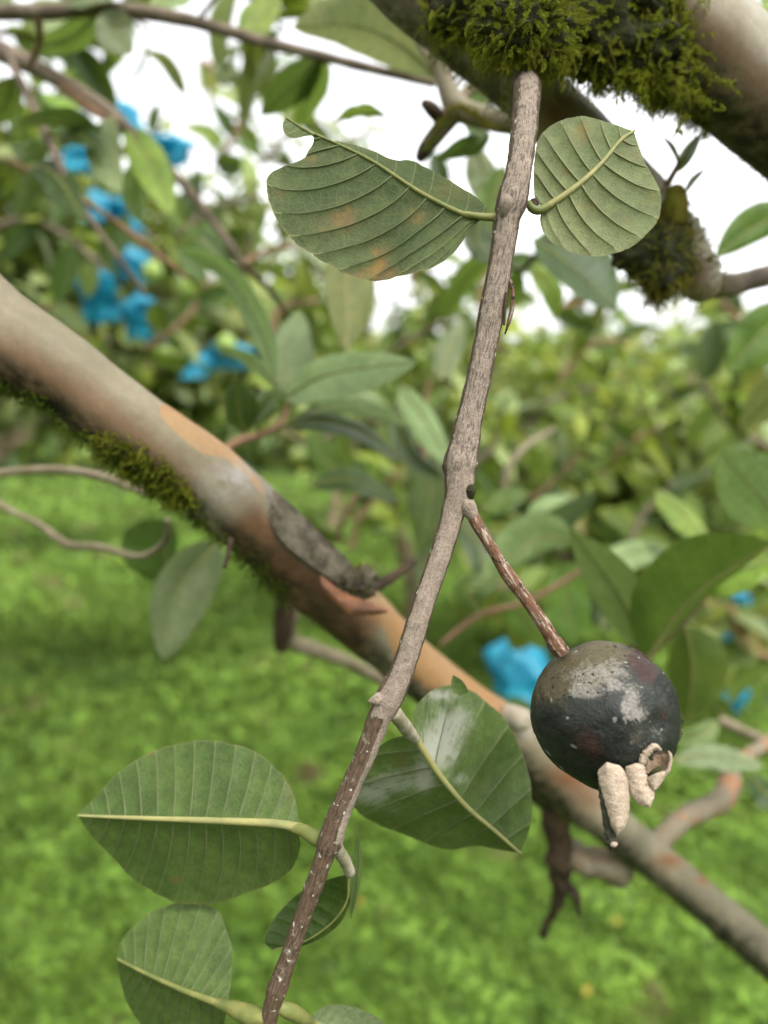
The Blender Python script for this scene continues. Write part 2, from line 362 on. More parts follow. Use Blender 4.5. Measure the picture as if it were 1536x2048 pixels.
# ------------------------------------------------------------------ ground and grass
t = MT('turf'); o = t.obj(); n = t.noise(o, 1.3, 6, .65); n2 = t.noise(o, 14, 5, .7)
c = t.mix(t.ramp(n2, .3, .7), (.015, .025, .006), (.05, .085, .015)); c = t.mix(t.ramp(n, .55, .68), c, (.10, .085, .045))
M['turf'] = t.fin(c, .95, t.bump(n2, 1, .03), .1)
gx, gy = 160, 160
xs = np.sign(np.linspace(-1, 1, gx)) * np.abs(np.linspace(-1, 1, gx))**3 * 400; ys = np.linspace(0, 1, gy)**3 * 800 - 6
X, Y = np.meshgrid(xs, ys, indexing='ij')
def gz(x, y): return .03*np.sin(x*1.7+.4)*np.cos(y*1.3) + .012*np.sin(x*4.1+y*2.7) + .008*np.sin(y*5.3-x*1.1)
gr = mk('ground', np.stack([X, Y, gz(X, Y)], -1).reshape(-1, 3), gridF(gx, gy), M['turf']); tag(gr, 'grassy orchard floor', kind='structure')
def gmat(name, a, b, tr=.35):
    t = MT(name); o = t.obj(); f = t.ramp(t.noise(o, 2.6, 6, .8), .36, .62); r = t.ramp(t.noise(o, 24, 3, .7), .35, .65)
    ri = t.n('NewGeometry').outputs['Random Per Island']; c = t.mix(f, a, b); c = t.mix(t.math('MULTIPLY', r, .5), c, tuple(x*1.5 for x in b)); c = t.mix(.75, c, t.mix(ri, (.12, .12, .10), (.86, .86, .8)), 'OVERLAY'); c = t.mix(t.ramp(t.noise(o, 2.6, 4, .6), .61, .68), c, (.16, .13, .06))
    return t.fin(c, .6, None, .25, tr, t.mix(.5, c, (.20, .25, .04)))
M['grass'] = gmat('grass_blades', (.045, .096, .012), (.115, .19, .026)); M['clover'] = gmat('clover_leaves', (.055, .115, .014), (.135, .225, .032))
def scatter(n, y0, y1):
    "ground points roughly even on screen"
    u = np.random.rand(n); y = 1 / (1/y0 + (1/y1 - 1/y0)*u)
    x = (np.random.rand(n)*2 - 1) * (y*.62 + .35); return x, y
def blades(n):
    x, y = scatter(n, 1.05, 14)
    h = np.random.uniform(.04, .11, n) * (1 + (y > 4)*.6); wd = np.random.uniform(.0025, .006, n) * np.maximum(1, y/2.2); an = np.random.rand(n)*6.283; ln = np.random.uniform(.1, .9, n)
    b = np.stack([x, y, gz(x, y) - .005], 1); dr = np.stack([np.cos(an), np.sin(an), 0*an], 1); sd_ = np.stack([-np.sin(an), np.cos(an), 0*an], 1)
    up = np.array([0, 0, 1.]); w_ = wd[:, None]; H = h[:, None]; l = ln[:, None]
    m1 = b + up*H*.55 + dr*H*l*.25; tp = b + up*H*(1 - .4*l) + dr*H*l*.9
    V = np.stack([b - sd_*w_, b + sd_*w_, m1 + sd_*w_*.8, m1 - sd_*w_*.8, tp + sd_*w_*.12, tp - sd_*w_*.12], 1).reshape(-1, 3)
    k = np.arange(n)[:, None]*6; return V, np.vstack([k + [0, 1, 2, 3], k + [3, 2, 4, 5]])
V, F = blades(130000); tag(mk('grass', V, F, M['grass']), 'bright green grass covering the orchard floor', kind='stuff')
def clover(n):
    x, y = scatter(n, 1.05, 11)
    cl = np.sin(x*9.1 + 2*np.sin(y*6.3))*np.cos(y*8.4 + x); z = gz(x, y) + .02 + .02*(cl*.5+.5) + np.random.rand(n)*.03
    mot = np.sin(x*19+3*np.sin(y*7))+np.sin(y*23+2*np.sin(x*13))+np.sin(x*43+y*31)*.8; keep = mot + np.random.normal(0, 1., n) > -1.; x, y, z, cl, mot = x[keep], y[keep], z[keep], cl[keep], mot[keep]; n = len(x); z = z + .008*mot
    r = np.random.uniform(.007, .018, n) * np.maximum(1, y/3); an = np.random.rand(n)*6.283
    nx = np.random.normal(0, .35, (n, 2)); N = np.c_[nx, np.ones(n)]; N /= np.linalg.norm(N, axis=1)[:, None]
    A = np.cross(N, np.stack([np.cos(an), np.sin(an), 0*an], 1)); A /= np.linalg.norm(A, axis=1)[:, None]; B = np.cross(N, A)
    c0 = np.stack([x, y, z], 1); out = []
    for k in range(5):
        th = k*2*math.pi/5; out.append(c0 + (A*math.cos(th) + B*math.sin(th))*r[:, None]*(1.25 if k == 0 else .9))
    V = np.stack(out, 1).reshape(-1, 3); k = np.arange(n)[:, None]*5
    return V, (k + [0, 1, 2, 3, 4])
V, F = clover(120000); tag(mk('clover', V, F, M['clover'], smooth=False), 'low round-leaved clover mixed in with the grass', kind='stuff')

# ------------------------------------------------------------------ orchard trees behind
def leafmesh(name, L, W, fold, curl, mat):
    n, m = 8, 2; V = []; U = []
    for i in range(n):
        s = i/(n-1); wd = W/2 * math.sin(math.pi * min(1, s**.85))**.75 if 0 < i < n-1 else .0006
        for j in range(-m, m+1):
            tt = j/m; V.append((wd*tt, L*s, -curl*s*s*L + fold*abs(tt)*wd*1.0)); U.append((s*8 - abs(tt), tt))
    me = bpy.data.meshes.new(name); F = gridF(n, 2*m+1); me.from_pydata(V, [], F.tolist()); me.polygons.foreach_set('use_smooth', [True]*len(F))
    l = me.uv_layers.new(name='UVMap'); idx = np.zeros(len(me.loops), np.int32); me.loops.foreach_get('vertex_index', idx); l.data.foreach_set('uv', np.array(U)[idx].ravel())
    me.materials.append(mat); return me, np.array(V), F, np.array(U)
def orchard_leaf_mats():
    out = []
    for k, (a, b, tr) in enumerate([((.10, .16, .03), (.16, .22, .045), .4), ((.19, .25, .09), (.26, .31, .12), .35), ((.03, .06, .014), (.05, .085, .02), .25), ((.22, .28, .04), (.30, .34, .055), .5), ((.19, .18, .05), (.26, .22, .07), .4)]):
        t = MT('orchard_leaf'); oi = t.n('ObjectInfo'); g = t.n('NewGeometry'); rr = t.math('ADD', oi.outputs['Random'], g.outputs['Random Per Island'])
        f = t.math('FRACT', rr); c = t.mix(f, a, b)
        c = t.mix(.7, c, t.mix(t.math('FRACT', t.math('MULTIPLY', rr, 7.13)), (.22, .22, .22), (.74, .74, .72)), 'OVERLAY')
        gp_ = t.n('NewGeometry').outputs['Position']; fl = t.noise(gp_, 1.7, 4, .6)
        c = t.mix(t.ramp(fl, .50, .68), c, t.mix(.5, c, (.28, .30, .05))); c = t.mix(t.math('MULTIPLY', t.ramp(fl, .46, .34), .5), c, (.035, .065, .012))
        out.append(t.fin(c, .5, None, .28, tr, t.mix(.5, c, (.28, .38, .03))))
    return out
OLM = orchard_leaf_mats()
LM = [leafmesh('leaf', *q, OLM[k % 5]) for k, q in enumerate([(.105, .05, .5, .25), (.095, .048, .25, .5), (.12, .052, .7, .1), (.085, .045, .1, .35), (.11, .05, .4, .7)])]
def rotm(d, up):
    d = d/np.linalg.norm(d); x = np.cross(d, up); x /= np.linalg.norm(x) + 1e-9; z = np.cross(x, d); return np.stack([x, d, z], 1)
def tree(x, y, blobs, ncl, label, seed, nobj=230, fk=.55, fz=.42, wts=(.34, .24, .16, .18, .08), sc=1.0, group='guava trees of the orchard', trunkr=.055):
    rs = np.random.RandomState(seed)
    r = root('guava_tree', (x, y, float(gz(x, y))), label, 'tree', group)
    base = np.array([x, y, float(gz(x, y)) - .03]); cen = np.mean([b[:3] for b in blobs], 0)
    fork = base*(1-fk) + np.array([cen[0], cen[1], base[2]])*fk; fork[2] = base[2] + max(.45, (cen[2]-base[2])*fz)
    v, f, u = tube([np.r_[base, trunkr*1.3], np.r_[base*.6 + fork*.4 + [.04, 0, 0], trunkr], np.r_[fork, trunkr*.8]], 16, 10, world=True); mk('trunk', v, f, M['limb3'], r, u)
    ends = []
    for k in range(ncl):
        b = blobs[rs.choice(len(blobs), p=np.array([q[3]*q[4]*q[5] for q in blobs])/sum(q[3]*q[4]*q[5] for q in blobs))]
        d = rs.normal(size=3); d /= np.linalg.norm(d); ends.append(np.array(b[:3]) + d*np.array(b[3:6])*rs.uniform(.25, 1)**.5)
    ends = np.array(ends)
    for k in range(min(9, len(ends))):
        e = ends[k*len(ends)//9]; m1 = fork*.5 + e*.5 + rs.normal(0, .08, 3)
        v, f, u = tube([np.r_[fork - [0, 0, .02], trunkr*.55], np.r_[m1, trunkr*.3], np.r_[e, .006]], 14, 7, world=True); mk('limb', v, f, M['limb3'], r, u)
    tr = []; Lf = []
    for e in ends:
        src = fork*.3 + e*.7 + rs.normal(0, .05, 3); d = e - src; d /= np.linalg.norm(d)
        tr.append(tube([np.r_[src, .005], np.r_[e, .0025]], 3, 4, world=True, cap=False))
        for j in range(rs.randint(8, 15)):
            pos = e - d*rs.uniform(-.03, .26) ; a = rs.normal(size=3)*.75 + d*.45 + [0, 0, -.12]; up = np.array([0, 0, 1.]) + rs.normal(size=3)*.45
            Lf.append((pos + rs.normal(0, .025, 3), rotm(a, up) * rs.uniform(.7, 1.2)*sc, rs.choice(5, p=wts)))
    v, f, u = join(tr); tw = mk('twigs', v, f, M['branch'], r, u); tw['kind'] = 'stuff'
    dist = [np.linalg.norm(q[0] - CAMP) for q in Lf]
    vis = []
    for i, q in enumerate(Lf):
        p = PX(q[0][None])[0]
        if p[2] > 0 and -60 < p[0] < 1600 and -60 < p[1] < 2100: vis.append(i)
    vis.sort(key=lambda i: dist[i]); pick = set(vis[:nobj])
    for i in pick:
        pos, Rm, k = Lf[i]; o = bpy.data.objects.new('leaf', LM[k][0]); COL.objects.link(o); o.parent = r
        mm = Matrix(Rm.tolist()).to_4x4(); mm.translation = Vector(pos - org(r)); o.matrix_local = mm
    V = []; F = []; U = []; FM = []; kk = 0
    for i, (pos, Rm, k) in enumerate(Lf):
        if i in pick: continue
        V.append(LM[k][1] @ Rm.T + pos); F.append(LM[k][2] + kk); U.append(LM[k][3]); FM.append(np.full(len(LM[k][2]), k)); kk += len(LM[k][1])
    if V:
        fo = mk('foliage', np.vstack(V), np.vstack(F), OLM, r, np.vstack(U), fmat=np.concatenate(FM)); fo['kind'] = 'stuff'
    return r
def C3(px, py, d, rx, ry, rz): return (*P(px, py, d), rx, ry, rz)
tree(-2.6, 3.2, [C3(60, 640, 2.7, .45, .5, .34), C3(300, 620, 3.0, .55, .5, .42), C3(90, 330, 2.6, .35, .4, .3), C3(330, 420, 3.2, .45, .4, .22), C3(560, 640, 3.4, .4, .4, .4), C3(150, 760, 2.9, .5, .4, .22), C3(420, 740, 3.3, .5, .4, .25), C3(40, 480, 2.7, .4, .4, .3)], 330, 'guava tree at the left hung with many blue fruit bags, dense drooping leaves', 3, fk=.15, fz=.8)
tree(.2, 4.6, [C3(700, 720, 4.2, .7, .6, .45), C3(900, 620, 4.4, .5, .5, .35), C3(560, 480, 4.6, .6, .5, .4), C3(850, 900, 4.0, .6, .5, .35)], 170, 'guava tree behind the dangling twig, in the middle of the orchard', 5, 160)
tree(1.35, 3.9, [C3(1130, 850, 3.6, .5, .6, .42), C3(1330, 860, 3.4, .5, .5, .5), C3(1200, 1020, 3.3, .5, .5, .3), C3(1450, 1000, 3.1, .4, .4, .5), C3(1500, 1250, 2.9, .3, .3, .35), C3(1030, 1000, 3.7, .4, .4, .35)], 260, 'bushy yellow-green guava tree filling the background at the right', 8, 280, wts=(.34, .22, .12, .26, .06))
tree(2.6, 6.5, [C3(1000, 720, 6.2, .8, .7, .5), C3(1200, 740, 6.0, .8, .7, .4), C3(1400, 730, 5.6, .8, .7, .5), C3(1500, 860, 5.2, .6, .6, .6)], 150, 'low guava tree far behind on the right, its top under the open sky', 11, 90, wts=(.36, .24, .1, .24, .06), sc=1.1)
tree(-4.6, 6.6, [C3(0, 520, 6.2, 1., .8, .9), C3(200, 640, 6.4, 1., .8, .6), C3(380, 600, 6.6, .9, .8, .5)], 170, 'guava tree further back at the left edge, behind the bagged fruit', 13, 60, sc=1.2)
tree(-.6, 8.2, [C3(480, 720, 8., 1.2, .8, .5), C3(700, 740, 8.2, 1.2, .8, .5), C3(860, 730, 8., .9, .8, .5)], 150, 'farthest guava tree, low and hazy green at the end of the lawn', 17, 40, sc=1.4)
tree(4.6, 9.5, [C3(1150, 780, 9., 1.6, 1, .6), C3(1450, 800, 9., 1.4, 1, .7)], 130, 'distant guava tree behind the yellow-green one at the right', 19, 30, sc=1.5)
# far wood closing the horizon; unseen ring behind, added to cut sky light
def wood():
    rs = np.random.RandomState(5); V = []; F = []; U = []; FM = []; kk = 0
    for i in range(15000):
        an = rs.uniform(-.75, .75) if i < 8000 else rs.uniform(.75, 5.53); dd = rs.uniform(15, 22) if i < 8000 else rs.uniform(8, 12); x = math.sin(an)*dd; y = math.cos(an)*dd
        top = 2.2 + .7*math.sin(an*9) + .4*math.sin(an*23+1)
        z = rs.uniform(0, 1)**.7*(top if i < 8000 else 3.6 + math.sin(an*7))
        Rm = rotm(rs.normal(size=3), rs.normal(size=3))*rs.uniform(3.2, 5.5); k = rs.choice(5, p=(.4, .15, .3, .1, .05))
        V.append(LM[k][1] @ Rm.T + [x, y, z]); F.append(LM[k][2] + kk); U.append(LM[k][3]); FM.append(np.full(len(LM[k][2]), k)); kk += len(LM[k][1])
    return tag(mk('woods', np.vstack(V), np.vstack(F), OLM, None, np.vstack(U), fmat=np.concatenate(FM)), 'band of woods closing off the far side of the orchard, with an unseen ring added behind the view', kind='stuff')
wood()
def overhead():
    "unseen crown of the tree whose limbs cross the view, above and behind the camera"
    rs = np.random.RandomState(6); r = root('guava_tree', (.9, 1.1, float(gz(.9, 1.1))), 'tall guava tree overhead whose limbs cross the picture, unseen crown added for its shade', 'tree')
    V = []; F = []; U = []; FM = []; kk = 0
    for c in range(420):
        e = np.array([rs.uniform(-2.4, 2.6), rs.uniform(-2.6, 1.5), 0]); e[2] = 2.55 + rs.uniform(0, 1.2) + .25*max(0, e[1])
        if rs.rand() < .12 + .0*e[0]: continue
        for j in range(11):
            Rm = rotm(rs.normal(size=3)*[1, 1, .5] + [0, 0, -.2], np.array([0, 0, 1.]) + rs.normal(size=3)*.5)*rs.uniform(.9, 1.35); k = rs.choice(5)
            V.append(LM[k][1] @ Rm.T + e + rs.normal(0, .1, 3)); F.append(LM[k][2] + kk); U.append(LM[k][3]); FM.append(np.full(len(LM[k][2]), k)); kk += len(LM[k][1])
    mk('foliage', np.vstack(V), np.vstack(F), OLM, r, np.vstack(U), fmat=np.concatenate(FM))['kind'] = 'stuff'
    return r
OVER = overhead()  # added out of view to dim the sky light on the near branches

# ------------------------------------------------------------------ blue fruit bags
def bag_mat():
    t = MT('blue_plastic'); o = t.obj(); n = t.noise(o, 40, 4, .6)
    c = t.mix(t.ramp(n, .3, .7), (.012, .22, .38), (.03, .36, .50))
    return t.fin(c, .35, t.bump(n, .6, .004), .5, .45, t.mix(.4, c, (.03, .36, .55)))
M['bag'] = bag_mat(); M['tie'] = simple('tie_string', (.3, .3, .25), (.2, .2, .16))
M['gfruit'] = simple('green_guava', (.20, .30, .06), (.28, .38, .10), 50, .45, .2, .001)
def bag(px, py, w, h, d, label, tilt=0., seed=0):
    c = P(px, py, d); rr = w/2*d/FPX; hh = h*d/FPX; rs = np.random.RandomState(seed + 31)
    top = c + [0, 0, hh*.5]; r = root('fruit_bag', top, label, 'fruit bag', 'blue plastic bags over the guavas'); lean = rs.uniform(-.5, .5, 2)
    n, m = 14, 28; V = []; ph = rs.rand(4)*6
    for i in range(n):
        s = i/(n-1)
        prof = [.12, .16, .4, .72, .92, 1, 1, .97, .9, .84, .78, .76, .8, .86][i]
        for j in range(m):
            th = j/m*2*math.pi
            q = prof*rr*(1 + .16*math.sin(3*th+ph[0]+s*2) + .14*math.sin(7*th+ph[1]+s*4)*s + .07*math.sin(11*th+ph[2]) + .55*nz((math.cos(th)*1.6, math.sin(th)*1.6, s*3), 1, seed*3.1)*min(1, s*3))
            z = hh*(.5 - s) + (.06*hh*math.sin(4*th+ph[3]) if i == n-1 else 0)
            V.append(c + [q*math.cos(th) + (tilt + lean[0])*hh*(s-.5), q*.8*math.sin(th) + lean[1]*hh*(s-.5), z + hh*.18*nz((math.cos(th), math.sin(th), s), 2, seed*2.3)*s])
    mk('film', V, gridF(n, m, True), M['bag'], r)
    v, f, u = tube([np.r_[top + [0, 0, .0], rr*.1], np.r_[top + [.003, 0, .02], .0022], np.r_[top + [.01, 0, .07], .002]], 8, 6, world=True); mk('tie', v, f, M['tie'], r, u)
    return r
for k, (x, y, w_, h_, d, lb) in enumerate([
    (190, 195, 42, 50, 2.3, 'small blue bag highest up, just under the thin diagonal branch'),
    (245, 225, 62, 60, 2.4, 'blue bag beside the highest bag, close to the bright sky gap'),
    (168, 312, 66, 62, 2.3, 'pale blue crumpled bag below the two highest bags'),
    (342, 295, 92, 48, 2.4, 'wide blue bag right of the thin diagonal branch, against the sky gap'),
    (188, 408, 62, 62, 2.1, 'blue bag in the leaves, left one of a touching pair at mid height'),
    (250, 425, 58, 64, 2.15, 'blue bag in the leaves, right one of a touching pair at mid height'),
    (255, 518, 78, 82, 2.1, 'blue bag right above the two lowest hanging bags of the left cluster'),
    (196, 580, 70, 110, 2.1, 'long blue bag, left one of the two lowest in the left cluster'),
    (286, 628, 84, 92, 2.0, 'round blue bag, right one of the two lowest in the left cluster'),
    (22, 566, 50, 44, 2.6, 'blue bag at the left edge above the big diagonal limb'),
    (396, 730, 54, 52, 2.3, 'deep blue small bag just above the peeled patch of the diagonal limb'),
    (458, 706, 84, 58, 2.5, 'blue bag right beside the deep blue small one, above the limb'),
    (751, 936, 44, 34, 3.0, 'tiny blue bag in the middle, left of the dangling twig'),
    (1038, 1325, 118, 112, 1.5, 'large blue bag behind the black fruit, between its stalk and the limb'),
    (1478, 1192, 34, 30, 2.6, 'small blue bag at the right, highest of four there'),
    (1440, 1226, 34, 30, 2.6, 'small blue bag at the right, left of the highest one'),
    (1472, 1272, 42, 34, 2.6, 'small blue bag at the right, below the highest one'),
    (1468, 1400, 46, 80, 2.4, 'tall narrow blue bag at the right, lowest of four there')]):
    bag(x, y, w_, h_, d, lb, seed=k, tilt=.12*math.sin(k*2.3))
def green_fruit(x, y, w_, d, label):
    c = P(x, y, d); r = root('green_guava', c, label, 'guava fruit'); n, m = 14, 18; rr = w_/2*d/FPX
    V = [c + rr*np.array([math.sin(math.pi*i/(n-1))*math.cos(2*math.pi*j/m), math.sin(math.pi*i/(n-1))*math.sin(2*math.pi*j/m), 1.12*math.cos(math.pi*i/(n-1))]) for i in range(n) for j in range(m)]
    mk('skin', V, gridF(n, m, True), M['gfruit'], r)
    v, f, u = tube([np.r_[c - [0, 0, rr*1.05], rr*.3], np.r_[c - [0, 0, rr*1.3], rr*.22]], 4, 8, world=True); mk('calyx', v, f, M['branchred'], r, u)
    v, f, u = tube([np.r_[c + [0, 0, rr*1.08], rr*.1], np.r_[c + [.01, 0, rr*2.2], rr*.08]], 5, 6, world=True); mk('stalk', v, f, M['midrib'], r, u)
green_fruit(388, 580, 66, 1.6, 'unripe green guava among leaves right of the lowest blue bags')
green_fruit(304, 545, 40, 2.0, 'small green guava peeking out beside the blue bag above the lowest pair')
green_fruit(452, 690, 40, 2.2, 'small green guava over the blue bag next to the deep blue one')

# ------------------------------------------------------------------ limbs
def gauss(px, spots): 
    return np.clip(sum(st*np.exp(-(((px[:, 0]-x)/rx)**2 + ((px[:, 1]-y)/ry)**2)) for x, y, rx, ry, st in spots), 0, 1)
def limbdisp(amp, freq=28, seed=0., fine=.0):
    def f(L, th, r, C, N):
        out = np.zeros((len(L), len(th)))
        for i in range(len(L)):
            for j in range(len(th)):
                p = C[i] + N[i, j]*r[i]; out[i, j] = r[i]*amp*fb(p, freq, seed, 2) + fine*nz(p, 260, seed)
        return out
    return f
def poly_mask(px, poly, soft=8):
    poly = np.array(poly, float); x, y = px[:, 0], px[:, 1]; ins = np.zeros(len(px), bool); dm = np.full(len(px), 1e9)
    for i in range(len(poly)):
        a, b = poly[i], poly[(i+1) % len(poly)]
        c = ((a[1] > y) != (b[1] > y)) & (x < (b[0]-a[0])*(y-a[1])/(b[1]-a[1]+1e-9)+a[0]); ins ^= c
        e = b - a; t_ = np.clip(((x-a[0])*e[0] + (y-a[1])*e[1])/(e@e), 0, 1); dm = np.minimum(dm, np.hypot(x-a[0]-t_*e[0], y-a[1]-t_*e[1]))
    return sm(-soft, soft, np.where(ins, dm, -dm))
# the big diagonal limb
DL = [(-90, 596, 196, .33), (0, 672, 182, .335), (130, 754, 162, .345), (260, 852, 158, .355), (400, 950, 154, .37), (500, 1038, 150, .38), (600, 1130, 140, .40), (700, 1218, 128, .42), (780, 1290, 113, .44),
      (880, 1375, 105, .46), (1000, 1455, 98, .48), (1050, 1497, 106, .49), (1130, 1578, 88, .51), (1240, 1663, 80, .53), (1330, 1737, 76, .55), (1440, 1828, 77, .57), (1540, 1914, 82, .59), (1680, 2030, 86, .61)]
r1 = root('mossy_limb', P(1680, 2030, .61), 'thick smooth peeling limb running diagonally down from the left edge, moss along its underside', 'branch')
V, F, U = tube(DL, 420, 72, disp=limbdisp(.07, 26, 2., .0002))
px = PX(V); th = U[:, 1]
peel = poly_mask(px, [(318, 815), (345, 795), (450, 880), (520, 965), (545, 1010), (500, 960), (450, 915), (400, 905), (350, 865), (325, 840)], 4)
peel = np.maximum(peel, .9*poly_mask(px, [(690, 1110), (760, 1175), (860, 1270), (1010, 1400), (1050, 1440), (980, 1440), (880, 1400), (800, 1340), (770, 1260), (690, 1200), (630, 1120)], 14))
plate = poly_mask(px, [(520, 955), (560, 985), (640, 1060), (700, 1120), (745, 1160), (740, 1190), (680, 1170), (610, 1130), (560, 1085), (540, 1030)], 3)
orange = np.clip(.75*poly_mask(px, [(440, 1060), (520, 1010), (570, 1090), (660, 1160), (760, 1240), (720, 1330), (560, 1200), (470, 1120)], 20) + .6*poly_mask(px, [(-60, 640), (60, 690), (200, 780), (330, 890), (400, 960), (380, 1010), (200, 900), (-60, 740)], 30)
    + gauss(px, [(1140, 1555, 60, 30, .9), (1340, 1720, 36, 20, .9), (1405, 1760, 20, 12, .9), (1180, 1600, 40, 30, .6)]), 0, 1)
pale = gauss(px, [(478, 955, 55, 28, .7), (430, 985, 60, 30, .3), (1035, 1440, 36, 26, .7), (1310, 1680, 60, 20, .25)])
lo = sm(.55, 1.5, -th * 1.0)  # angle towards the underside
und = PX(V + np.array([0, 0, .001]))  # which way is down on the ring
down = np.repeat(np.array([1.]), len(V))
ctr = crom(np.array([np.r_[P(a, b, d), 0] for a, b, w_, d in DL]), 420)[:, :3]
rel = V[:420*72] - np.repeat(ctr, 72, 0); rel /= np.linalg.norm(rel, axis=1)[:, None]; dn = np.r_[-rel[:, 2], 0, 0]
dirt_shade = np.clip(sm(.0, .5, dn) * (.8 + .2*(px[:, 0] < 520)) + gauss(px, [(840, 1440, 90, 50, .4), (1440, 1900, 110, 55, .95), (1040, 1530, 30, 40, .8), (1250, 1690, 30, 22, .6), (1090, 1600, 50, 30, .6)]), 0, 1)  # dirty spots, plus painted shade on the downward side
V = V - 0
mk('limb_bark', V, F, M['limb'], r1, U, dict(peel=peel, plate=plate, orange=orange, pale=pale, dirt_shade=dirt_shade, lichen=.85*sm(1080, 1250, px[:, 0])*(1 - orange)))
LIMBN = rel
# loose bark plate and curled flap
def patch(parent, name, poly_top, poly_bot, d0, mat, n=40, m=12, lift=.002, seed=0, curl=0.):
    a = crom(poly_top, n, chord=False); b = crom(poly_bot, n, chord=False); V = []
    for i in range(n):
        for j in range(m):
            t_ = j/(m-1); q = a[i]*(1-t_) + b[i]*t_; q = q + np.array([1, 1, 0])*(5*nz((i*.35, seed, 0), 1) + 3*nz((i*.9, seed, 3), 1))*(abs(2*t_-1)**2)*(1 if t_ > .5 else -1); d = q[2] - lift*math.sin(math.pi*t_) + curl*(abs(t_-.5)*2)**4*.003
            p = P(q[0], q[1], d); V.append(p + (CR @ np.array([0, 0, 1.]))*(.0008*fb(p, 180, seed)))
    return mk(name, V, gridF(n, m), mat, parent)
M['plate'] = simple('loose_bark', (.17, .145, .105), (.055, .045, .03), 110, .85, 1, .002)
M['flap'] = simple('curled_bark', (.26, .11, .055), (.13, .065, .04), 90, .7, .6, .001)
patch(r1, 'bark_plate', [(524, 962, .376), (556, 985, .376), (600, 1025, .382), (650, 1075, .388), (690, 1112, .394), (730, 1160, .400)], [(526, 980, .369), (541, 1040, .3635), (570, 1088, .3655), (620, 1128, .3745), (665, 1160, .382), (728, 1192, .392)], 0, M['plate'], lift=.0022, seed=4, n=90, m=30)
patch(r1, 'bark_flap', [(640, 1150, .376), (690, 1185, .378), (730, 1200, .376), (782, 1222, .376)], [(648, 1185, .374), (690, 1222, .372), (728, 1232, .372), (780, 1224, .376)], 0, M['flap'], lift=.004, seed=6)
def stubs(parent, name, pts, mat, n=30, m=10, amp=.2, seed=0):
    v, f, u = tube(pts, n, m, disp=limbdisp(amp, 60, seed)); return mk(name, v, f, M[mat], parent, u)
stubs(r1, 'stub', [(462, 1078, 16, .36), (456, 1110, 11, .355), (449, 1134, 8, .35)], 'branchdark')
stubs(r1, 'stub', [(740, 1180, 26, .43), (790, 1150, 22, .44), (828, 1124, 14, .45)], 'branchdark')
stubs(r1, 'knot', [(1010, 1430, 50, .465), (1040, 1440, 56, .46), (1058, 1448, 30, .458)], 'limb2', amp=.35)
stubs(r1, 'side_branch', [(1080, 1560, 70, .52), (1110, 1640, 58, .53), (1122, 1720, 46, .54), (1116, 1800, 26, .56), (1098, 1840, 18, .58), (1086, 1872, 12, .59)], 'branchdark', 70, 16, .55)
stubs(r1, 'side_branch', [(1115, 1760, 30, .55), (1150, 1790, 20, .55), (1160, 1830, 10, .555)], 'branchdark', 30, 10, .5)
stubs(r1, 'side_branch', [(1130, 1700, 50, .54), (1180, 1725, 62, .54), (1240, 1735, 66, .55), (1262, 1738, 40, .55)], 'limb3', 40, 12, .3)
stubs(r1, 'side_branch', [(1310, 1690, 44, .55), (1370, 1635, 42, .60), (1440, 1600, 46, .63), (1462, 1560, 44, .65), (1470, 1530, 30, .66), (1560, 1470, 22, .7)], 'limb3', 50, 12, .2)
# moss
def moss(parent, P0, N0, n, mat, L0=(.004, .010), grav=.25, seed=0, leaf=.0011, bed=None):
    rs = np.random.RandomState(seed); V = []; F = []; k = 0
    for a in range(n):
        i = rs.randint(len(P0)); p = P0[i] + rs.normal(0, .0008, 3); d = N0[i] + rs.normal(0, .45, 3); d /= np.linalg.norm(d); Ln = rs.uniform(*L0); st = 9; cur = p.copy()
        bend = rs.normal(0, .18, 3) + [0, 0, -grav*.35]
        for s in range(st):
            d = d + bend*.5; d /= np.linalg.norm(d); nx = cur + d*Ln/st; wd = .00016*(1 - s/st*.6)
            sd = np.cross(d, [.3, .8, .5]); sd /= np.linalg.norm(sd); V += [cur - sd*wd, cur + sd*wd, nx + sd*wd*.8, nx - sd*wd*.8]; F.append((k, k+1, k+2, k+3)); k += 4
            up = np.cross(sd, d)
            for q in range(3):
                an = s*2.4 + q*2.09 + rs.uniform(-.3, .3); o = (sd*math.cos(an) + up*math.sin(an)); l = leaf*rs.uniform(.7, 1.2)*(1 - .45*s/st)
                tp = cur + (o*.8 + d*.75)*l; w2 = np.cross(o, d)*l*.22; md = cur + (o*.45 + d*.3)*l
                V += [cur, md + w2, tp, md - w2]; F.append((k, k+1, k+2, k+3)); k += 4
            cur = nx
    o = mk('moss', np.array(V), np.array(F), M[mat], parent, smooth=False); o['kind'] = 'stuff'; return o
def lump(parent, name, x, y, d, rx, ry, rz, mat, seed, amp=.35):
    c = P(x, y, d); n, m = 30, 40; V = []
    for i in range(n):
        for j in range(m):
            u = np.array([math.sin(math.pi*i/(n-1))*math.cos(2*math.pi*j/m), math.sin(math.pi*i/(n-1))*math.sin(2*math.pi*j/m), math.cos(math.pi*i/(n-1))])
            k = 1 + amp*fb(u, 2.2, seed); V.append(c + u*np.array([rx, ry, rz])*k)
    V = np.array(V); mk(name, V, gridF(n, m, True), M[mat], parent); Nn = V - c; Nn /= np.linalg.norm(Nn, axis=1)[:, None] + 1e-9; return V, Nn
lump_ = lump
rs = np.random.RandomState(3)
vp = V[:420*72]; pxv = px[:420*72]; 
mp = lambda poly: poly_mask(pxv, poly, 5)
low = (dn[:420*72] > .25) & (pxv[:, 0] < 470) & (pxv[:, 0] > -80)
front = low & (mp([(-80, 700), (0, 745), (90, 790), (140, 850), (250, 875), (340, 930), (390, 1000), (470, 1080), (400, 1090), (200, 930), (-80, 800)]) > .4)
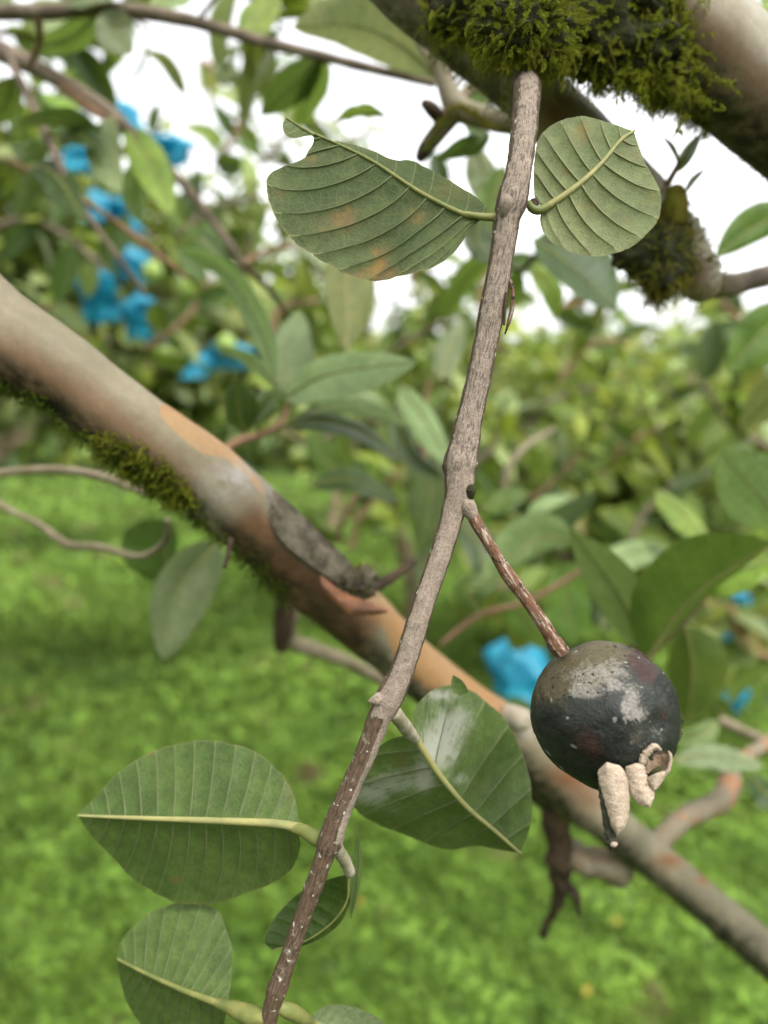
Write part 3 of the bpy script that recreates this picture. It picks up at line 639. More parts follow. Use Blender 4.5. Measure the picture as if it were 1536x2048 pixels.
clump = (mp([(190, 870), (250, 865), (330, 915), (385, 975), (400, 1010), (330, 1010), (250, 950), (200, 910)]) > .4) & (th[:420*72] < 3.2)
moss(r1, vp[front], rel[front], 900, 'mossdark', (.003, .006), .1, 1, .0010)
moss(r1, vp[clump & (np.abs(th[:420*72]) < 1.6)], rel[clump & (np.abs(th[:420*72]) < 1.6)], 420, 'moss', (.005, .009), -.2, 2, .0012)
c7 = lump_(r1, 'bark_knob', 715, 1165, .386, .009, .006, .0075, 'plate', 31, .8)
moss(r1, c7[0], c7[1], 130, 'mossold', (.001, .003), .1, 33, .0009)
c8 = lump_(r1, 'bark_knob', 690, 1180, .384, .005, .004, .004, 'soil', 37, .8)
lw2 = (dn[:420*72] > .5) & (pxv[:, 0] > 470) & (pxv[:, 0] < 580)
moss(r1, vp[lw2], rel[lw2], 160, 'mossdark', (.004, .009), .3, 5)
lw3 = (dn[:420*72] > .6) & (pxv[:, 0] > 1000) & (pxv[:, 0] < 1560)
moss(r1, vp[lw3], rel[lw3], 260, 'mossdark', (.003, .006), .2, 7)

# upper right thick limb
UL = [(835, -350, 240, .30), (1015, -210, 232, .31), (1195, -70, 226, .325), (1362, 65, 220, .34), (1457, 140, 214, .352), (1577, 236, 208, .366), (1777, 400, 204, .39)]
r2 = root('upper_limb', P(1760, 420, .39), 'thickest limb across the upper right corner, grey on top, hung with shaggy moss', 'branch')
V2, F2, U2 = tube(UL, 200, 72, disp=limbdisp(.06, 24, 9., .0002)); ct2 = crom(np.array([np.r_[P(a, b, d), 0] for a, b, w_, d in UL]), 200)[:, :3]
rl2 = V2[:200*72] - np.repeat(ct2, 72, 0); rl2 /= np.linalg.norm(rl2, axis=1)[:, None]; dn2 = np.r_[-rl2[:, 2], 0, 0]; p2 = PX(V2)
mk('limb_bark', V2, F2, M['limb2'], r2, U2, dict(dirt_shade=np.clip(sm(.45, .85, dn2)*.9 + gauss(p2, [(1300, 120, 110, 90, .9)]), 0, 1), orange=sm(0, .4, dn2)*.6, pale=sm(-.2, -.8, dn2)*.3))
# limb beside it, ending in the mossy knot
LB = [(720, -110, 120, .345), (830, -10, 128, .352), (940, 80, 126, .36), (1040, 165, 124, .367), (1130, 250, 118, .375), (1230, 340, 108, .385), (1310, 420, 98, .395), (1365, 500, 92, .40), (1400, 560, 84, .405), (1412, 580, 56, .41)]
r3 = root('forked_limb', P(720, -110, .345), 'tan limb behind the round leaf ending in a shaggy mossy knot', 'branch')
V3, F3, U3 = tube(LB, 240, 60, disp=limbdisp(.07, 30, 5., .0002)); ct3 = crom(np.array([np.r_[P(a, b, d), 0] for a, b, w_, d in LB]), 240)[:, :3]
rl3 = V3[:240*60] - np.repeat(ct3, 60, 0); rl3 /= np.linalg.norm(rl3, axis=1)[:, None]; dn3 = np.r_[-rl3[:, 2], 0, 0]; p3 = PX(V3)
mk('limb_bark', V3, F3, M['limb2'], r3, U3, dict(dirt_shade=np.clip(sm(.7, .95, dn3)*.5 + (p3[:, 0] < 1000)*sm(.0, .5, dn3)*.6 + gauss(p3, [(1350, 520, 30, 60, .5)]), 0, 1), orange=np.clip(gauss(p3, [(1120, 220, 60, 50, .7), (1400, 540, 30, 30, .6)]) + sm(0, .5, dn3)*.3, 0, 1)))
stubs(r3, 'side_branch', [(1400, 560, 56, .41), (1450, 572, 46, .42), (1500, 560, 42, .44), (1600, 535, 40, .47)], 'branch', 40, 14, .2)
stubs(r3, 'side_branch', [(1345, 440, 60, .385), (1352, 400, 46, .38), (1350, 375, 30, .38)], 'mossold', 24, 14, .2)
# mossy knot body
lv, ln_ = lump(r3, 'moss_bed', 1325, 515, .385, .015, .011, .019, 'soil', 3)
lv2, ln2 = lump(r3, 'moss_bed', 1285, 505, .385, .014, .010, .012, 'soil', 5)
moss(r3, lv, ln_, 500, 'mossold', (.004, .010), .4, 12, .0013)
moss(r3, lv2, ln2, 120, 'mossdark', (.004, .008), .3, 13, .0012)
k3 = (p3[:240*60, 0] > 1310) & (p3[:240*60, 1] > 380) & (np.abs(U3[:240*60, 1]) < 2.2)
moss(r3, V3[:240*60][k3], rl3[k3], 320, 'mossold', (.002, .005), .1, 14, .0010)
m3 = (p3[:240*60, 0] < 1060) & (p3[:240*60, 0] > 860) & (dn3[:240*60] > -.1) & (np.abs(U3[:240*60, 1]) < 1.8) & (p3[:240*60, 1] > 0)
moss(r3, V3[:240*60][m3], rl3[m3], 160, 'moss', (.003, .006), .2, 15)
# shaggy hanging moss of the upper limb
beds = []
for k, (x, y, d, a, b, c_) in enumerate([(930, 10, .315, .016, .012, .012), (1010, 30, .31, .020, .012, .016), (1100, 45, .31, .020, .014, .017), (1200, 60, .315, .020, .014, .018), (1280, 95, .322, .017, .013, .014), (1090, -50, .31, .036, .016, .014), (1250, 0, .315, .024, .012, .014), (1330, 150, .328, .010, .010, .010), (1035, 44, .282, .014, .008, .011), (1085, 58, .285, .012, .008, .011)]):
    beds.append(lump(r2, 'moss_bed', x, y, d, a, b, c_, 'soil', 20+k, .4))
bv = np.vstack([b[0] for b in beds]); bn = np.vstack([b[1] for b in beds]); bp = PX(bv); sel = (bn @ (CR @ np.array([0, 0, 1.])) > -.4) | (bn[:, 2] < -.1)
sel &= bp[:, 1] > -80
moss(r2, bv[sel], bn[sel], 3000, 'moss', (.003, .009), .35, 21, .0017)
s2 = sel & (bn[:, 2] < -.35)
moss(r2, bv[s2], bn[s2]*.4 + [0, 0, -.7], 420, 'mossold', (.006, .014), .5, 22, .0012)
lf = (p2[:200*72, 0] > 1240) & (p2[:200*72, 0] < 1420) & (dn2[:200*72] > .1) & (np.abs(U2[:200*72, 1]) < 1.9)
moss(r2, V2[:200*72][lf], rl2[lf], 420, 'moss', (.003, .008), .2, 23, .0012)
ed = (p2[:200*72, 0] > 1380) & (p2[:200*72, 0] < 1600) & (dn2[:200*72] > .6)
moss(r2, V2[:200*72][ed], rl2[ed], 160, 'mossdark', (.0015, .003), .1, 24, .0007)
def strand(pts): 
    q = crom(np.array([P(*p) for p in pts]), 30); return q
for k, pts in enumerate([[(1335, 130, .315), (1380, 145, .31), (1430, 155, .308), (1472, 178, .308)], [(1330, 150, .315), (1380, 185, .31), (1440, 215, .308)], [(1290, 130, .315), (1285, 180, .31), (1300, 220, .31)], [(1250, 130, .312), (1235, 165, .31), (1245, 190, .31)], [(1340, 170, .32), (1360, 220, .318), (1355, 262, .318)], [(1110, 90, .3), (1125, 130, .298), (1118, 165, .298)], [(1000, 70, .3), (990, 105, .3), (1010, 128, .3)]]):
    q = strand(pts); moss(r2, q, np.tile(np.gradient(q, axis=0)[15]/np.linalg.norm(np.gradient(q, axis=0)[15]), (30, 1)), 26, 'moss', (.002, .005), .2, 40+k, .0013)

# ------------------------------------------------------------------ thin branches and leafy shoots behind
def shoot(name, label, cat, stems, leaves, group=None):
    s0 = stems[0][1][0]; r = root(name, P(s0[0], s0[1], s0[3]), label, cat, group)
    for nm, pts, mat in stems:
        v, f, u = tube(pts, max(14, 8*len(pts)), 10, disp=limbdisp(.12, 60, pts[0][0]*.01)); mk(nm, v, f, M[mat], r, u)
    for l in leaves:
        mid, wl, wr, mat, d0, d1 = l[:6]; kw = l[6] if len(l) > 6 else {}
        sleaf(r, mid, wl, wr, mat, d0, d1, **kw)
    return r
shoot('thin_branch', 'long grey-brown branch running across the top left corner to the mossy fork', 'branch',
  [('stem', [(-40, 24, 32, .62), (100, 24, 30, .62), (210, 18, 30, .62), (330, 32, 28, .62), (430, 55, 25, .61), (520, 82, 23, .60), (640, 112, 21, .58), (760, 142, 18, .56), (870, 168, 16, .55)], 'branch'),
   ('side_twig', [(398, 42, 12, .61), (415, 15, 9, .61), (445, -20, 8, .62)], 'branchdark'), ('side_twig', [(75, 35, 18, .62), (80, 80, 14, .64), (60, 130, 12, .66)], 'branchred')],
  [([(885, 165), (800, 90), (700, 50), (585, 55)], 55, 85, 'spot', .56, .50, dict(offs=(.02, -.015), nv=11, label='large yellowish leaf blotched with brown, across the top')),
   ([(480, 75), (520, 30), (560, -20)], 34, 36, 'lime', .62, .7), ([(640, 112), (590, 170), (520, 232)], 36, 40, 'dark', .6, .72),
   ([(650, 112), (625, 180), (590, 260)], 30, 26, 'top', .6, .75), ([(262, 30), (230, 60), (265, 108)], 34, 40, 'grey', .62, .6), ([(200, 20), (150, 70), (60, 95)], 34, 30, 'top', .64, .7),
   ([(300, 20), (340, -5), (420, -30)], 26, 26, 'pale', .64, .7), ([(120, 10), (170, -10), (260, -30)], 36, 26, 'grey', .62, .6)])
shoot('thin_branch', 'grey branch slanting down from the left edge through the blue bags', 'branch',
  [('stem', [(-40, 85, 46, .70), (20, 112, 42, .70), (80, 140, 36, .70), (150, 180, 32, .7), (220, 225, 28, .7), (290, 292, 24, .7), (370, 372, 20, .7), (440, 462, 17, .7), (488, 530, 15, .7)], 'branch'),
   ('side_twig', [(488, 528, 14, .7), (520, 508, 12, .72), (585, 488, 10, .75)], 'branchred'), ('side_twig', [(110, 160, 20, .7), (170, 210, 20, .69), (215, 240, 12, .69)], 'branchred'),
   ('side_twig', [(485, 525, 14, .7), (540, 580, 12, .72), (580, 640, 10, .76)], 'branchdark')],
  [([(225, 232), (225, 310), (243, 388)], 18, 52, 'pale', .68, .64), ([(215, 285), (130, 240), (25, 250)], 16, 26, 'dark', .68, .6), ([(255, 250), (310, 340), (345, 430)], 34, 40, 'lime', .7, .66),
   ([(352, 495), (400, 480), (470, 560)], 20, 32, 'top', .7, .7), ([(370, 190), (330, 125), (285, 100)], 12, 16, 'olive', .72, .72), ([(462, 125), (450, 150), (445, 172)], 34, 26, 'grey', .72, .72),
   ([(300, 300), (270, 380), (285, 450)], 26, 30, 'pale', .74, .8)])
shoot('thin_branch', 'slender grey twig hanging steeply at the far left in front of the leaves', 'branch',
  [('stem', [(15, 110, 18, .66), (60, 200, 17, .65), (100, 285, 18, .64), (140, 375, 15, .64), (185, 445, 13, .65), (240, 520, 11, .66), (290, 590, 9, .68)], 'branch'), ('side_twig', [(150, 390, 12, .64), (240, 450, 11, .66), (330, 520, 10, .68), (380, 560, 8, .7)], 'branchred')],
  [([(100, 290), (60, 310), (20, 290)], 22, 30, 'top', .65, .7), ([(60, 330), (110, 350), (170, 440)], 28, 36, 'dark', .66, .6), ([(150, 380), (80, 370), (40, 440)], 26, 34, 'pale', .66, .7), ([(110, 280), (160, 270), (210, 300)], 24, 22, 'dark', .66, .64),
   ([(60, 200), (120, 220), (160, 210)], 26, 24, 'lime', .7, .75), ([(30, 150), (10, 210), (-40, 260)], 30, 30, 'top', .66, .7)])
shoot('thin_branch', 'pale thin twig arching in from the left edge under the mossy limb', 'branch', [('stem', [(-40, 952, 18, .5), (40, 942, 19, .5), (120, 940, 19, .49), (200, 952, 19, .47), (290, 985, 18, .44)], 'branchpale')], [])
shoot('thin_branch', 'pale kinked twig over the grass at the left edge, lower of two', 'branch',
  [('stem', [(-40, 985, 14, .56), (20, 1020, 14, .55), (80, 1050, 14, .54), (135, 1088, 17, .53), (200, 1094, 15, .52), (280, 1113, 14, .51), (330, 1082, 15, .49), (335, 1040, 10, .46)], 'branchpale')],
  [([(345, 1040), (330, 1100), (330, 1170)], 24, 90, 'dark', .6, .62, dict(offs=(.03, -.02))), ([(440, 1080), (360, 1180), (325, 1320)], 66, 52, 'grey', .62, .56, dict(offs=(.03, -.04), label='hanging grey-green leaf with rusty spots, over the grass'))])
shoot('thin_branch', 'pale bent branch behind the diagonal limb, below its curled bark flap', 'branch',
  [('stem', [(588, 1175, 46, .62), (575, 1235, 42, .63), (580, 1280, 36, .64), (640, 1302, 30, .65), (700, 1325, 26, .66), (770, 1362, 22, .68)], 'branchpale'), ('dark_stub', [(575, 1180, 40, .6), (568, 1240, 42, .61), (562, 1300, 26, .62)], 'branchdark')], [])
shoot('leafy_shoot', 'leafy shoot rising from behind the diagonal limb, with one broad pale leaf', 'shoot',
  [('stem', [(440, 905, 18, .5), (478, 882, 19, .51), (520, 870, 17, .52), (560, 848, 14, .53), (580, 800, 10, .54)], 'branchred')],
  [([(565, 800), (640, 755), (740, 735), (835, 725)], 38, 52, 'pale', .54, .46, dict(offs=(.02, -.03), mw=(9, 3), label='broad pale green leaf seen from above')),
   ([(490, 866), (478, 820), (470, 756)], 28, 40, 'dark', .52, .5), ([(500, 850), (540, 800), (575, 785)], 24, 26, 'top', .52, .5),
   ([(560, 855), (640, 842), (720, 862), (808, 925)], 16, 22, 'dark', .53, .5, dict(offs=(.01, -.02))), ([(580, 842), (680, 815), (770, 830), (830, 860)], 20, 14, 'top', .54, .58),
   ([(552, 770), (520, 660), (450, 545), (345, 492)], 22, 26, 'pale', .54, .6, dict(offs=(.01, -.03))), ([(560, 780), (500, 720), (425, 690)], 14, 14, 'pale', .56, .62),
   ([(575, 790), (570, 700), (600, 620)], 30, 60, 'grey', .6, .7), ([(640, 820), (720, 795), (772, 808)], 16, 12, 'pale', .6, .62)])
shoot('leafy_shoot', 'yellowing leaf hanging upright behind the big blotched leaf', 'shoot',
  [('stem', [(690, 450, 12, .62), (688, 500, 10, .62), (690, 545, 8, .62)], 'branchred')],
  [([(690, 470), (694, 590), (693, 705)], 58, 42, 'olive', .62, .6, dict(nv=14, mw=(9, 5), mmat='midribpale', offs=(.02, -.02)))])
shoot('leafy_shoot', 'shoot with drooping leaves behind the dangling twig, left of the small bud scar', 'shoot',
  [('stem', [(860, 760, 10, .8), (840, 860, 12, .8), (860, 960, 12, .82), (900, 1040, 14, .84)], 'branchred'), ('side_twig', [(720, 980, 12, .8), (690, 1030, 11, .8), (675, 1085, 10, .82)], 'branchred')],
  [([(800, 770), (850, 840), (905, 935)], 22, 36, 'pale', .8, .72), ([(790, 800), (820, 900), (900, 960)], 14, 26, 'dark', .78, .74), ([(850, 880), (860, 990), (840, 1100)], 50, 46, 'top', .82, .8),
   ([(620, 972), (700, 958), (805, 1002)], 20, 26, 'dark', .76, .74), ([(900, 1040), (860, 1120), (850, 1230)], 34, 30, 'grey', .84, .84), ([(920, 1040), (960, 1100), (965, 1180)], 34, 30, 'dark', .84, .8),
   ([(880, 760), (900, 700), (930, 640)], 30, 24, 'grey', .84, .9), ([(960, 1020), (1010, 1000), (1060, 985)], 22, 22, 'top', .84, .84), ([(690, 960), (640, 900), (625, 850)], 30, 24, 'top', .86, .9)])
shoot('leafy_shoot', 'shoot with big soft green leaves just above and right of the black fruit', 'shoot',
  [('stem', [(1420, 1180, 10, .52), (1370, 1240, 10, .53), (1300, 1312, 12, .55), (1275, 1350, 14, .56)], 'branchred'), ('side_twig', [(880, 1290, 10, .66), (960, 1230, 12, .66), (1060, 1200, 12, .66), (1180, 1130, 12, .66)], 'branchred')],
  [([(1290, 1300), (1230, 1180), (1140, 1062)], 46, 52, 'pale', .56, .5, dict(offs=(.02, -.03), mw=(8, 3), label='broad blue-green leaf pointing up left from behind the black fruit')),
   ([(1290, 1320), (1390, 1190), (1545, 1085)], 110, 18, 'top', .54, .46, dict(offs=(-.02, .02), mw=(9, 4), mmat='midribpale', nv=11, label='big dark green leaf rising to the right edge')),
   ([(1400, 1180), (1470, 1145), (1560, 1120)], 10, 42, 'lime', .52, .5), ([(1370, 1252), (1385, 1340), (1375, 1445)], 70, 52, 'top', .58, .6, dict(offs=(.02, .02), label='bright green leaf hanging at the right above the black fruit')),
   ([(1150, 1085), (1070, 1080), (965, 1165)], 30, 55, 'pale', .66, .6, dict(label='pale leaf crossing behind the fruit stalk')), ([(1160, 1130), (1130, 1190), (1150, 1290)], 52, 44, 'top', .7, .7),
   ([(960, 1230), (940, 1180), (1000, 1160)], 30, 30, 'top', .68, .7), ([(1080, 1060), (1130, 1030), (1195, 985)], 20, 26, 'dark', .7, .66), ([(1060, 1062), (1080, 1020), (1140, 995)], 20, 10, 'pale', .72, .74),
   ([(1200, 1150), (1250, 1110), (1330, 1100)], 26, 34, 'pale', .74, .8), ([(1350, 1130), (1370, 1170), (1340, 1210)], 36, 30, 'grey', .7, .7), ([(1310, 980), (1370, 1030), (1430, 1100)], 16, 34, 'lime', .8, .74), ([(1200, 1260), (1230, 1200), (1260, 1180)], 44, 36, 'dark', .72, .74),
   ([(1000, 1180), (1060, 1250), (1090, 1300)], 26, 36, 'top', .76, .8)])
shoot('leafy_shoot', 'large pale leaf entering at the right edge above the big dark green leaf', 'shoot',
  [('stem', [(1600, 1080, 12, .5), (1570, 1050, 10, .5), (1555, 1030, 9, .5)], 'branchred')],
  [([(1560, 1040), (1510, 985), (1440, 905)], 70, 78, 'pale', .5, .52, dict(offs=(.03, -.02)))])
shoot('leafy_shoot', 'grey-green leaf lying level right of the calyx of the black fruit', 'shoot',
  [('stem', [(1600, 1500, 26, .74), (1530, 1482, 24, .74), (1440, 1440, 22, .76)], 'branchpale')],
  [([(1345, 1520), (1420, 1510), (1530, 1535)], 24, 28, 'grey', .6, .6), ([(1440, 1440), (1400, 1470), (1340, 1480)], 26, 20, 'pale', .76, .7), ([(1470, 1455), (1420, 1400), (1440, 1360)], 20, 26, 'top', .78, .8), ([(1500, 1550), (1540, 1590), (1600, 1580)], 24, 30, 'dark', .7, .7)])
shoot('leafy_shoot', 'dark leaves hanging under the mossy knot, right of the dangling twig', 'shoot',
  [('stem', [(1120, 470, 14, .6), (1080, 500, 12, .6), (1040, 540, 10, .62), (1000, 520, 8, .62)], 'branchdark')],
  [([(1065, 480), (1140, 530), (1232, 622)], 78, 40, 'dark', .6, .56, dict(offs=(.02, -.02), label='broad dark leaf with its tip against the white sky')), ([(1010, 330), (985, 400), (960, 520)], 30, 34, 'top', .64, .64), ([(950, 290), (970, 350), (1000, 440)], 26, 40, 'grey', .66, .68),
   ([(1040, 540), (1020, 590), (960, 640)], 24, 30, 'top', .64, .7), ([(1060, 530), (1100, 580), (1110, 640)], 26, 22, 'lime', .66, .7), ([(960, 440), (955, 480), (985, 525)], 34, 30, 'dark', .62, .62), ([(1010, 480), (930, 560), (880, 640)], 20, 26, 'top', .7, .8)])
shoot('leafy_shoot', 'green leaves poking in at the right edge against the white sky', 'shoot',
  [('stem', [(1610, 560, 12, .6), (1570, 500, 10, .6), (1560, 440, 8, .6)], 'branchdark')],
  [([(1600, 420), (1510, 455), (1430, 515)], 30, 44, 'top', .6, .56, dict(label='dark green leaf at the right edge above the side branch')), ([(1600, 620), (1530, 660), (1455, 745)], 60, 50, 'top', .62, .6), ([(1600, 760), (1540, 800), (1480, 860)], 34, 40, 'olive', .66, .7)])
shoot('leafy_shoot', 'yellow-green ragged leaf in the top right corner', 'shoot',
  [('stem', [(1600, 30, 10, .6), (1570, -10, 9, .6)], 'branchdark')], [([(1575, 150), (1530, 70), (1475, 12)], 34, 44, 'lime', .6, .6), ([(1520, -40), (1560, 20), (1590, 90)], 30, 30, 'lime', .64, .64)])
shoot('bud_shoot', 'tiny fresh green shoot sprouting up from the mossy knot', 'shoot',
  [('stem', [(1335, 368, 14, .38), (1348, 345, 11, .378), (1360, 322, 10, .376)], 'branchred')],
  [([(1352, 345), (1372, 310), (1400, 268)], 12, 14, 'lime', .377, .372, dict(wave=0)), ([(1358, 325), (1345, 300), (1325, 272)], 4, 5, 'lime', .377, .375, dict(wave=0)), ([(1370, 385), (1385, 360), (1410, 338)], 6, 7, 'pale', .38, .37, dict(wave=0))])
rf = shoot('forked_branch', 'knobbly mossy fork of tan branches left of the top of the dangling twig', 'branch',
  [('stem', [(860, 40, 36, .45), (880, 110, 36, .45), (893, 170, 40, .45), (915, 215, 50, .45), (960, 232, 46, .44), (1020, 246, 44, .43), (1100, 260, 40, .42)], 'limb'),
   ('side_branch', [(800, -10, 22, .5), (830, 60, 24, .49), (870, 130, 24, .47), (900, 190, 26, .46)], 'branchpale'), ('side_branch', [(915, 215, 46, .45), (880, 260, 38, .445), (850, 300, 30, .44), (838, 320, 18, .44)], 'branchdark'),
   ('side_branch', [(920, 200, 24, .45), (945, 172, 22, .455), (985, 140, 20, .46)], 'branchpale'), ('knob', [(880, 235, 30, .44), (860, 215, 26, .435), (845, 205, 14, .435)], 'branchdark')],
  [([(930, 190), (985, 170), (1010, 110)], 26, 34, 'top', .5, .5), ([(930, 240), (960, 280), (870, 320)], 20, 24, 'dark', .5, .5), ([(770, 232), (720, 228), (668, 244)], 8, 20, 'lime', .52, .52)])
q = strand([(870, 255, .432), (915, 215, .43), (950, 232, .425), (985, 255, .425)]); moss(rf, q, np.tile(CR @ np.array([0, 0, 1.]), (30, 1)), 120, 'mossold', (.003, .006), .3, 55)
q = strand([(915, 225, .432), (880, 262, .43), (850, 300, .428)]); moss(rf, q, np.tile(CR @ np.array([0, 0, 1.]), (30, 1)), 80, 'mossdark', (.003, .006), .3, 56)
shoot('thin_branch', 'bare pale twig leaning right in the background, above the fruit stalk', 'branch', [('stem', [(1005, 990, 14, .9), (1020, 930, 15, .9), (1055, 890, 14, .92), (1105, 860, 12, .95)], 'branchpale')], [])

def leafy_branch(pts, nl, label, seed, wts=(.34, .22, .2, .16, .08), sc=1.0):
    rs = np.random.RandomState(seed); r = root('leafy_branch', P(pts[0][0], pts[0][1], pts[0][3]), label, 'branch')
    v, f, u = tube(pts, 30, 8, disp=limbdisp(.12, 50, seed)); mk('stem', v, f, M['branchred' if seed % 2 else 'branch'], r, u)
    q = crom(np.array([P(a, b, d) for a, b, w_, d in pts]), 40)
    for i in range(nl):
        k0 = int(39*((i + .6)/nl)); p = q[k0]; t_ = q[min(39, k0+2)] - q[max(0, k0-2)]; t_ /= np.linalg.norm(t_)
        sd_ = np.cross(t_, [0, 1, 0])*(1 if i % 2 else -1); sd_ /= np.linalg.norm(sd_) + 1e-9
        d = t_*rs.uniform(.1, .9) + sd_*rs.uniform(.4, 1.1) + rs.normal(size=3)*.35 + [0, 0, -.15]
        Rm = rotm(d, np.array([0, -.5, .8]) + rs.normal(size=3)*.6)*rs.uniform(.75, 1.15)*sc; k = rs.choice(5, p=wts)
        o = bpy.data.objects.new('leaf', LM[k][0]); COL.objects.link(o); o.parent = r; mm = Matrix(Rm.tolist()).to_4x4(); mm.translation = Vector(p - org(r)); o.matrix_local = mm
    return r
for k, (pts, nl, lb) in enumerate([
  ([(-60, 480, 18, 1.5), (40, 440, 14, 1.5), (130, 470, 12, 1.45), (210, 540, 9, 1.4)], 14, 'leafy branch at the left edge just above the diagonal limb, leaves hiding a blue bag'),
  ([(-60, 300, 16, 1.7), (40, 330, 14, 1.6), (110, 390, 10, 1.6)], 12, 'leafy branch at the left edge below the slanting grey branch'),
  ([(-40, 190, 16, 1.5), (60, 180, 12, 1.5), (150, 220, 8, 1.5)], 10, 'leafy branch at the left edge where the slanting grey branch begins'),
  ([(290, 700, 14, 1.5), (370, 640, 12, 1.5), (420, 560, 8, 1.5)], 12, 'leafy branch rising right of the two lowest left bags'),
  ([(360, 470, 14, 1.6), (420, 420, 12, 1.6), (520, 390, 8, 1.6)], 13, 'leafy branch under the sky gap, left of the blotched ribbed leaf'),
  ([(540, 700, 14, 1.4), (560, 620, 12, 1.4), (640, 600, 8, 1.4)], 11, 'leafy branch behind the upright yellowing leaf'),
  ([(720, 760, 14, 1.7), (800, 690, 12, 1.7), (900, 640, 8, 1.7)], 14, 'leafy branch behind the twig, under the blotched ribbed leaf'),
  ([(700, 1100, 14, 1.5), (730, 1020, 12, 1.5), (800, 940, 8, 1.5)], 12, 'leafy branch over the grass near the tiny blue bag'),
  ([(900, 950, 14, 1.5), (980, 900, 12, 1.5), (1010, 820, 8, 1.5)], 12, 'leafy branch by the bare pale twig'),
  ([(1120, 760, 14, 2.0), (1180, 690, 12, 2.0), (1260, 680, 8, 2.0)], 14, 'leafy branch under the mossy knot with its tips in the sky'),
  ([(1560, 900, 14, 1.5), (1470, 860, 12, 1.5), (1400, 760, 8, 1.5)], 13, 'leafy branch from the right edge over the yellow-green tree'),
  ([(1560, 700, 14, 1.6), (1490, 650, 12, 1.6), (1440, 600, 8, 1.6)], 10, 'leafy branch at the right edge below the side branch of the knot'),
  ([(1250, 1130, 14, 1.5), (1280, 1040, 12, 1.5), (1350, 960, 8, 1.5)], 14, 'leafy branch standing behind the broad blue-green leaf'),
  ([(1560, 1330, 14, 1.4), (1490, 1280, 12, 1.4), (1460, 1210, 8, 1.4)], 12, 'leafy branch at the right edge among the four small bags'),
  ([(1110, 1240, 14, 1.3), (1040, 1180, 12, 1.3), (960, 1170, 8, 1.3)], 12, 'leafy branch above the large blue bag'),
  ([(60, 700, 14, 1.8), (60, 640, 12, 1.8), (120, 600, 8, 1.8)], 10, 'leafy branch just over the diagonal limb below the left bags'),
  ([(470, -30, 14, .9), (520, 10, 10, .9), (570, 60, 6, .9)], 9, 'leafy branch at the top edge beside the long brown branch'),
  ([(1000, 700, 14, 1.3), (960, 600, 12, 1.3), (990, 520, 8, 1.3)], 10, 'leafy branch straight behind the torn bark of the twig'),
  ([(-60, 60, 14, 1.2), (60, 70, 12, 1.2), (170, 90, 8, 1.2)], 12, 'leafy branch in the top left corner between the two grey branches'),
  ([(130, -40, 14, 1.3), (230, 10, 12, 1.3), (300, 60, 8, 1.3)], 9, 'leafy branch at the top edge over the white sky gap'),
  ([(180, 330, 14, 2.7), (260, 290, 12, 2.7), (330, 260, 8, 2.7)], 14, 'leafy branch crossing behind the steep grey branch beside the wide blue bag'),
  ([(430, 330, 14, 1.8), (470, 270, 12, 1.8), (500, 190, 8, 1.8)], 14, 'leafy branch standing in the sky left of the curled leaf tip'),
  ([(520, 330, 14, 2.2), (590, 250, 12, 2.2), (640, 190, 8, 2.2)], 11, 'leafy branch showing through the sky behind the curled leaf tip'),
  ([(820, 560, 14, 1.6), (850, 480, 12, 1.6), (900, 380, 8, 1.6)], 10, 'leafy branch rising behind the notch between ribbed leaf and twig'),
  ([(480, 560, 14, 1.7), (500, 480, 12, 1.7), (470, 400, 8, 1.7)], 14, 'leafy branch between the curved pale leaf and the blotched ribbed leaf'),
  ([(1100, 620, 14, 2.0), (1170, 600, 12, 2.0), (1240, 560, 8, 2.0)], 10, 'leafy branch in the sky patch beneath the round ribbed leaf'),
  ([(1040, 860, 12, 2.2), (1110, 800, 10, 2.2), (1200, 770, 7, 2.2)], 15, 'leafy branch just above the bare pale twig, in front of the yellow-green tree'),
  ([(400, 120, 12, 2.6), (460, 150, 10, 2.6), (560, 140, 7, 2.6)], 12, 'leafy branch high in the white gap, under the long brown branch'),
  ([(640, 330, 12, 2.8), (700, 280, 10, 2.8), (780, 250, 7, 2.8)], 10, 'leafy branch in the white gap directly over the blotched ribbed leaf'),
  ([(1190, 960, 12, 2.0), (1250, 890, 10, 2.0), (1330, 850, 7, 2.0)], 15, 'leafy branch in front of the middle of the yellow-green tree'),
  ([(1340, 800, 12, 2.3), (1400, 730, 10, 2.3), (1430, 640, 7, 2.3)], 14, 'leafy branch reaching up from the yellow-green tree into the sky'),
  ([(1060, 1000, 12, 1.7), (1120, 950, 10, 1.7), (1180, 880, 7, 1.7)], 12, 'leafy branch low in front of the yellow-green tree, above the leaf crossing the stalk'),
  ([(620, 900, 12, 1.8), (680, 860, 10, 1.8), (760, 840, 7, 1.8)], 11, 'leafy branch low over the lawn behind the broad pale leaf')]):
    leafy_branch(pts, nl, lb, 60 + k, (.3, .26, .2, .16, .08))
# ------------------------------------------------------------------ the dangling twig in focus
TW = [(1050, 40, 62, .35), (1053, 110, 56, .322), (1053, 170, 53, .288), (1050, 240, 54, .267), (1036, 340, 52, .253), (1024, 400, 64, .25), (1013, 440, 54, .25), (1002, 520, 48, .25), (986, 610, 53, .25), (968, 700, 50, .25), (952, 780, 50, .25), (936, 850, 54, .25), (928, 895, 60, .25), (922, 925, 70, .25),
      (920, 950, 66, .25), (918, 985, 62, .25), (907, 1020, 50, .25), (893, 1070, 46, .25), (864, 1160, 44, .25), (834, 1250, 44, .25), (806, 1335, 48, .251), (780, 1395, 58, .252), (757, 1440, 50, .253), (730, 1510, 41, .254), (704, 1570, 40, .255), (678, 1630, 42, .256),
      (661, 1680, 48, .257), (645, 1725, 36, .258), (610, 1820, 34, .26), (576, 1920, 33, .262), (556, 1975, 38, .263), (543, 2020, 34, .264), (528, 2090, 34, .265)]
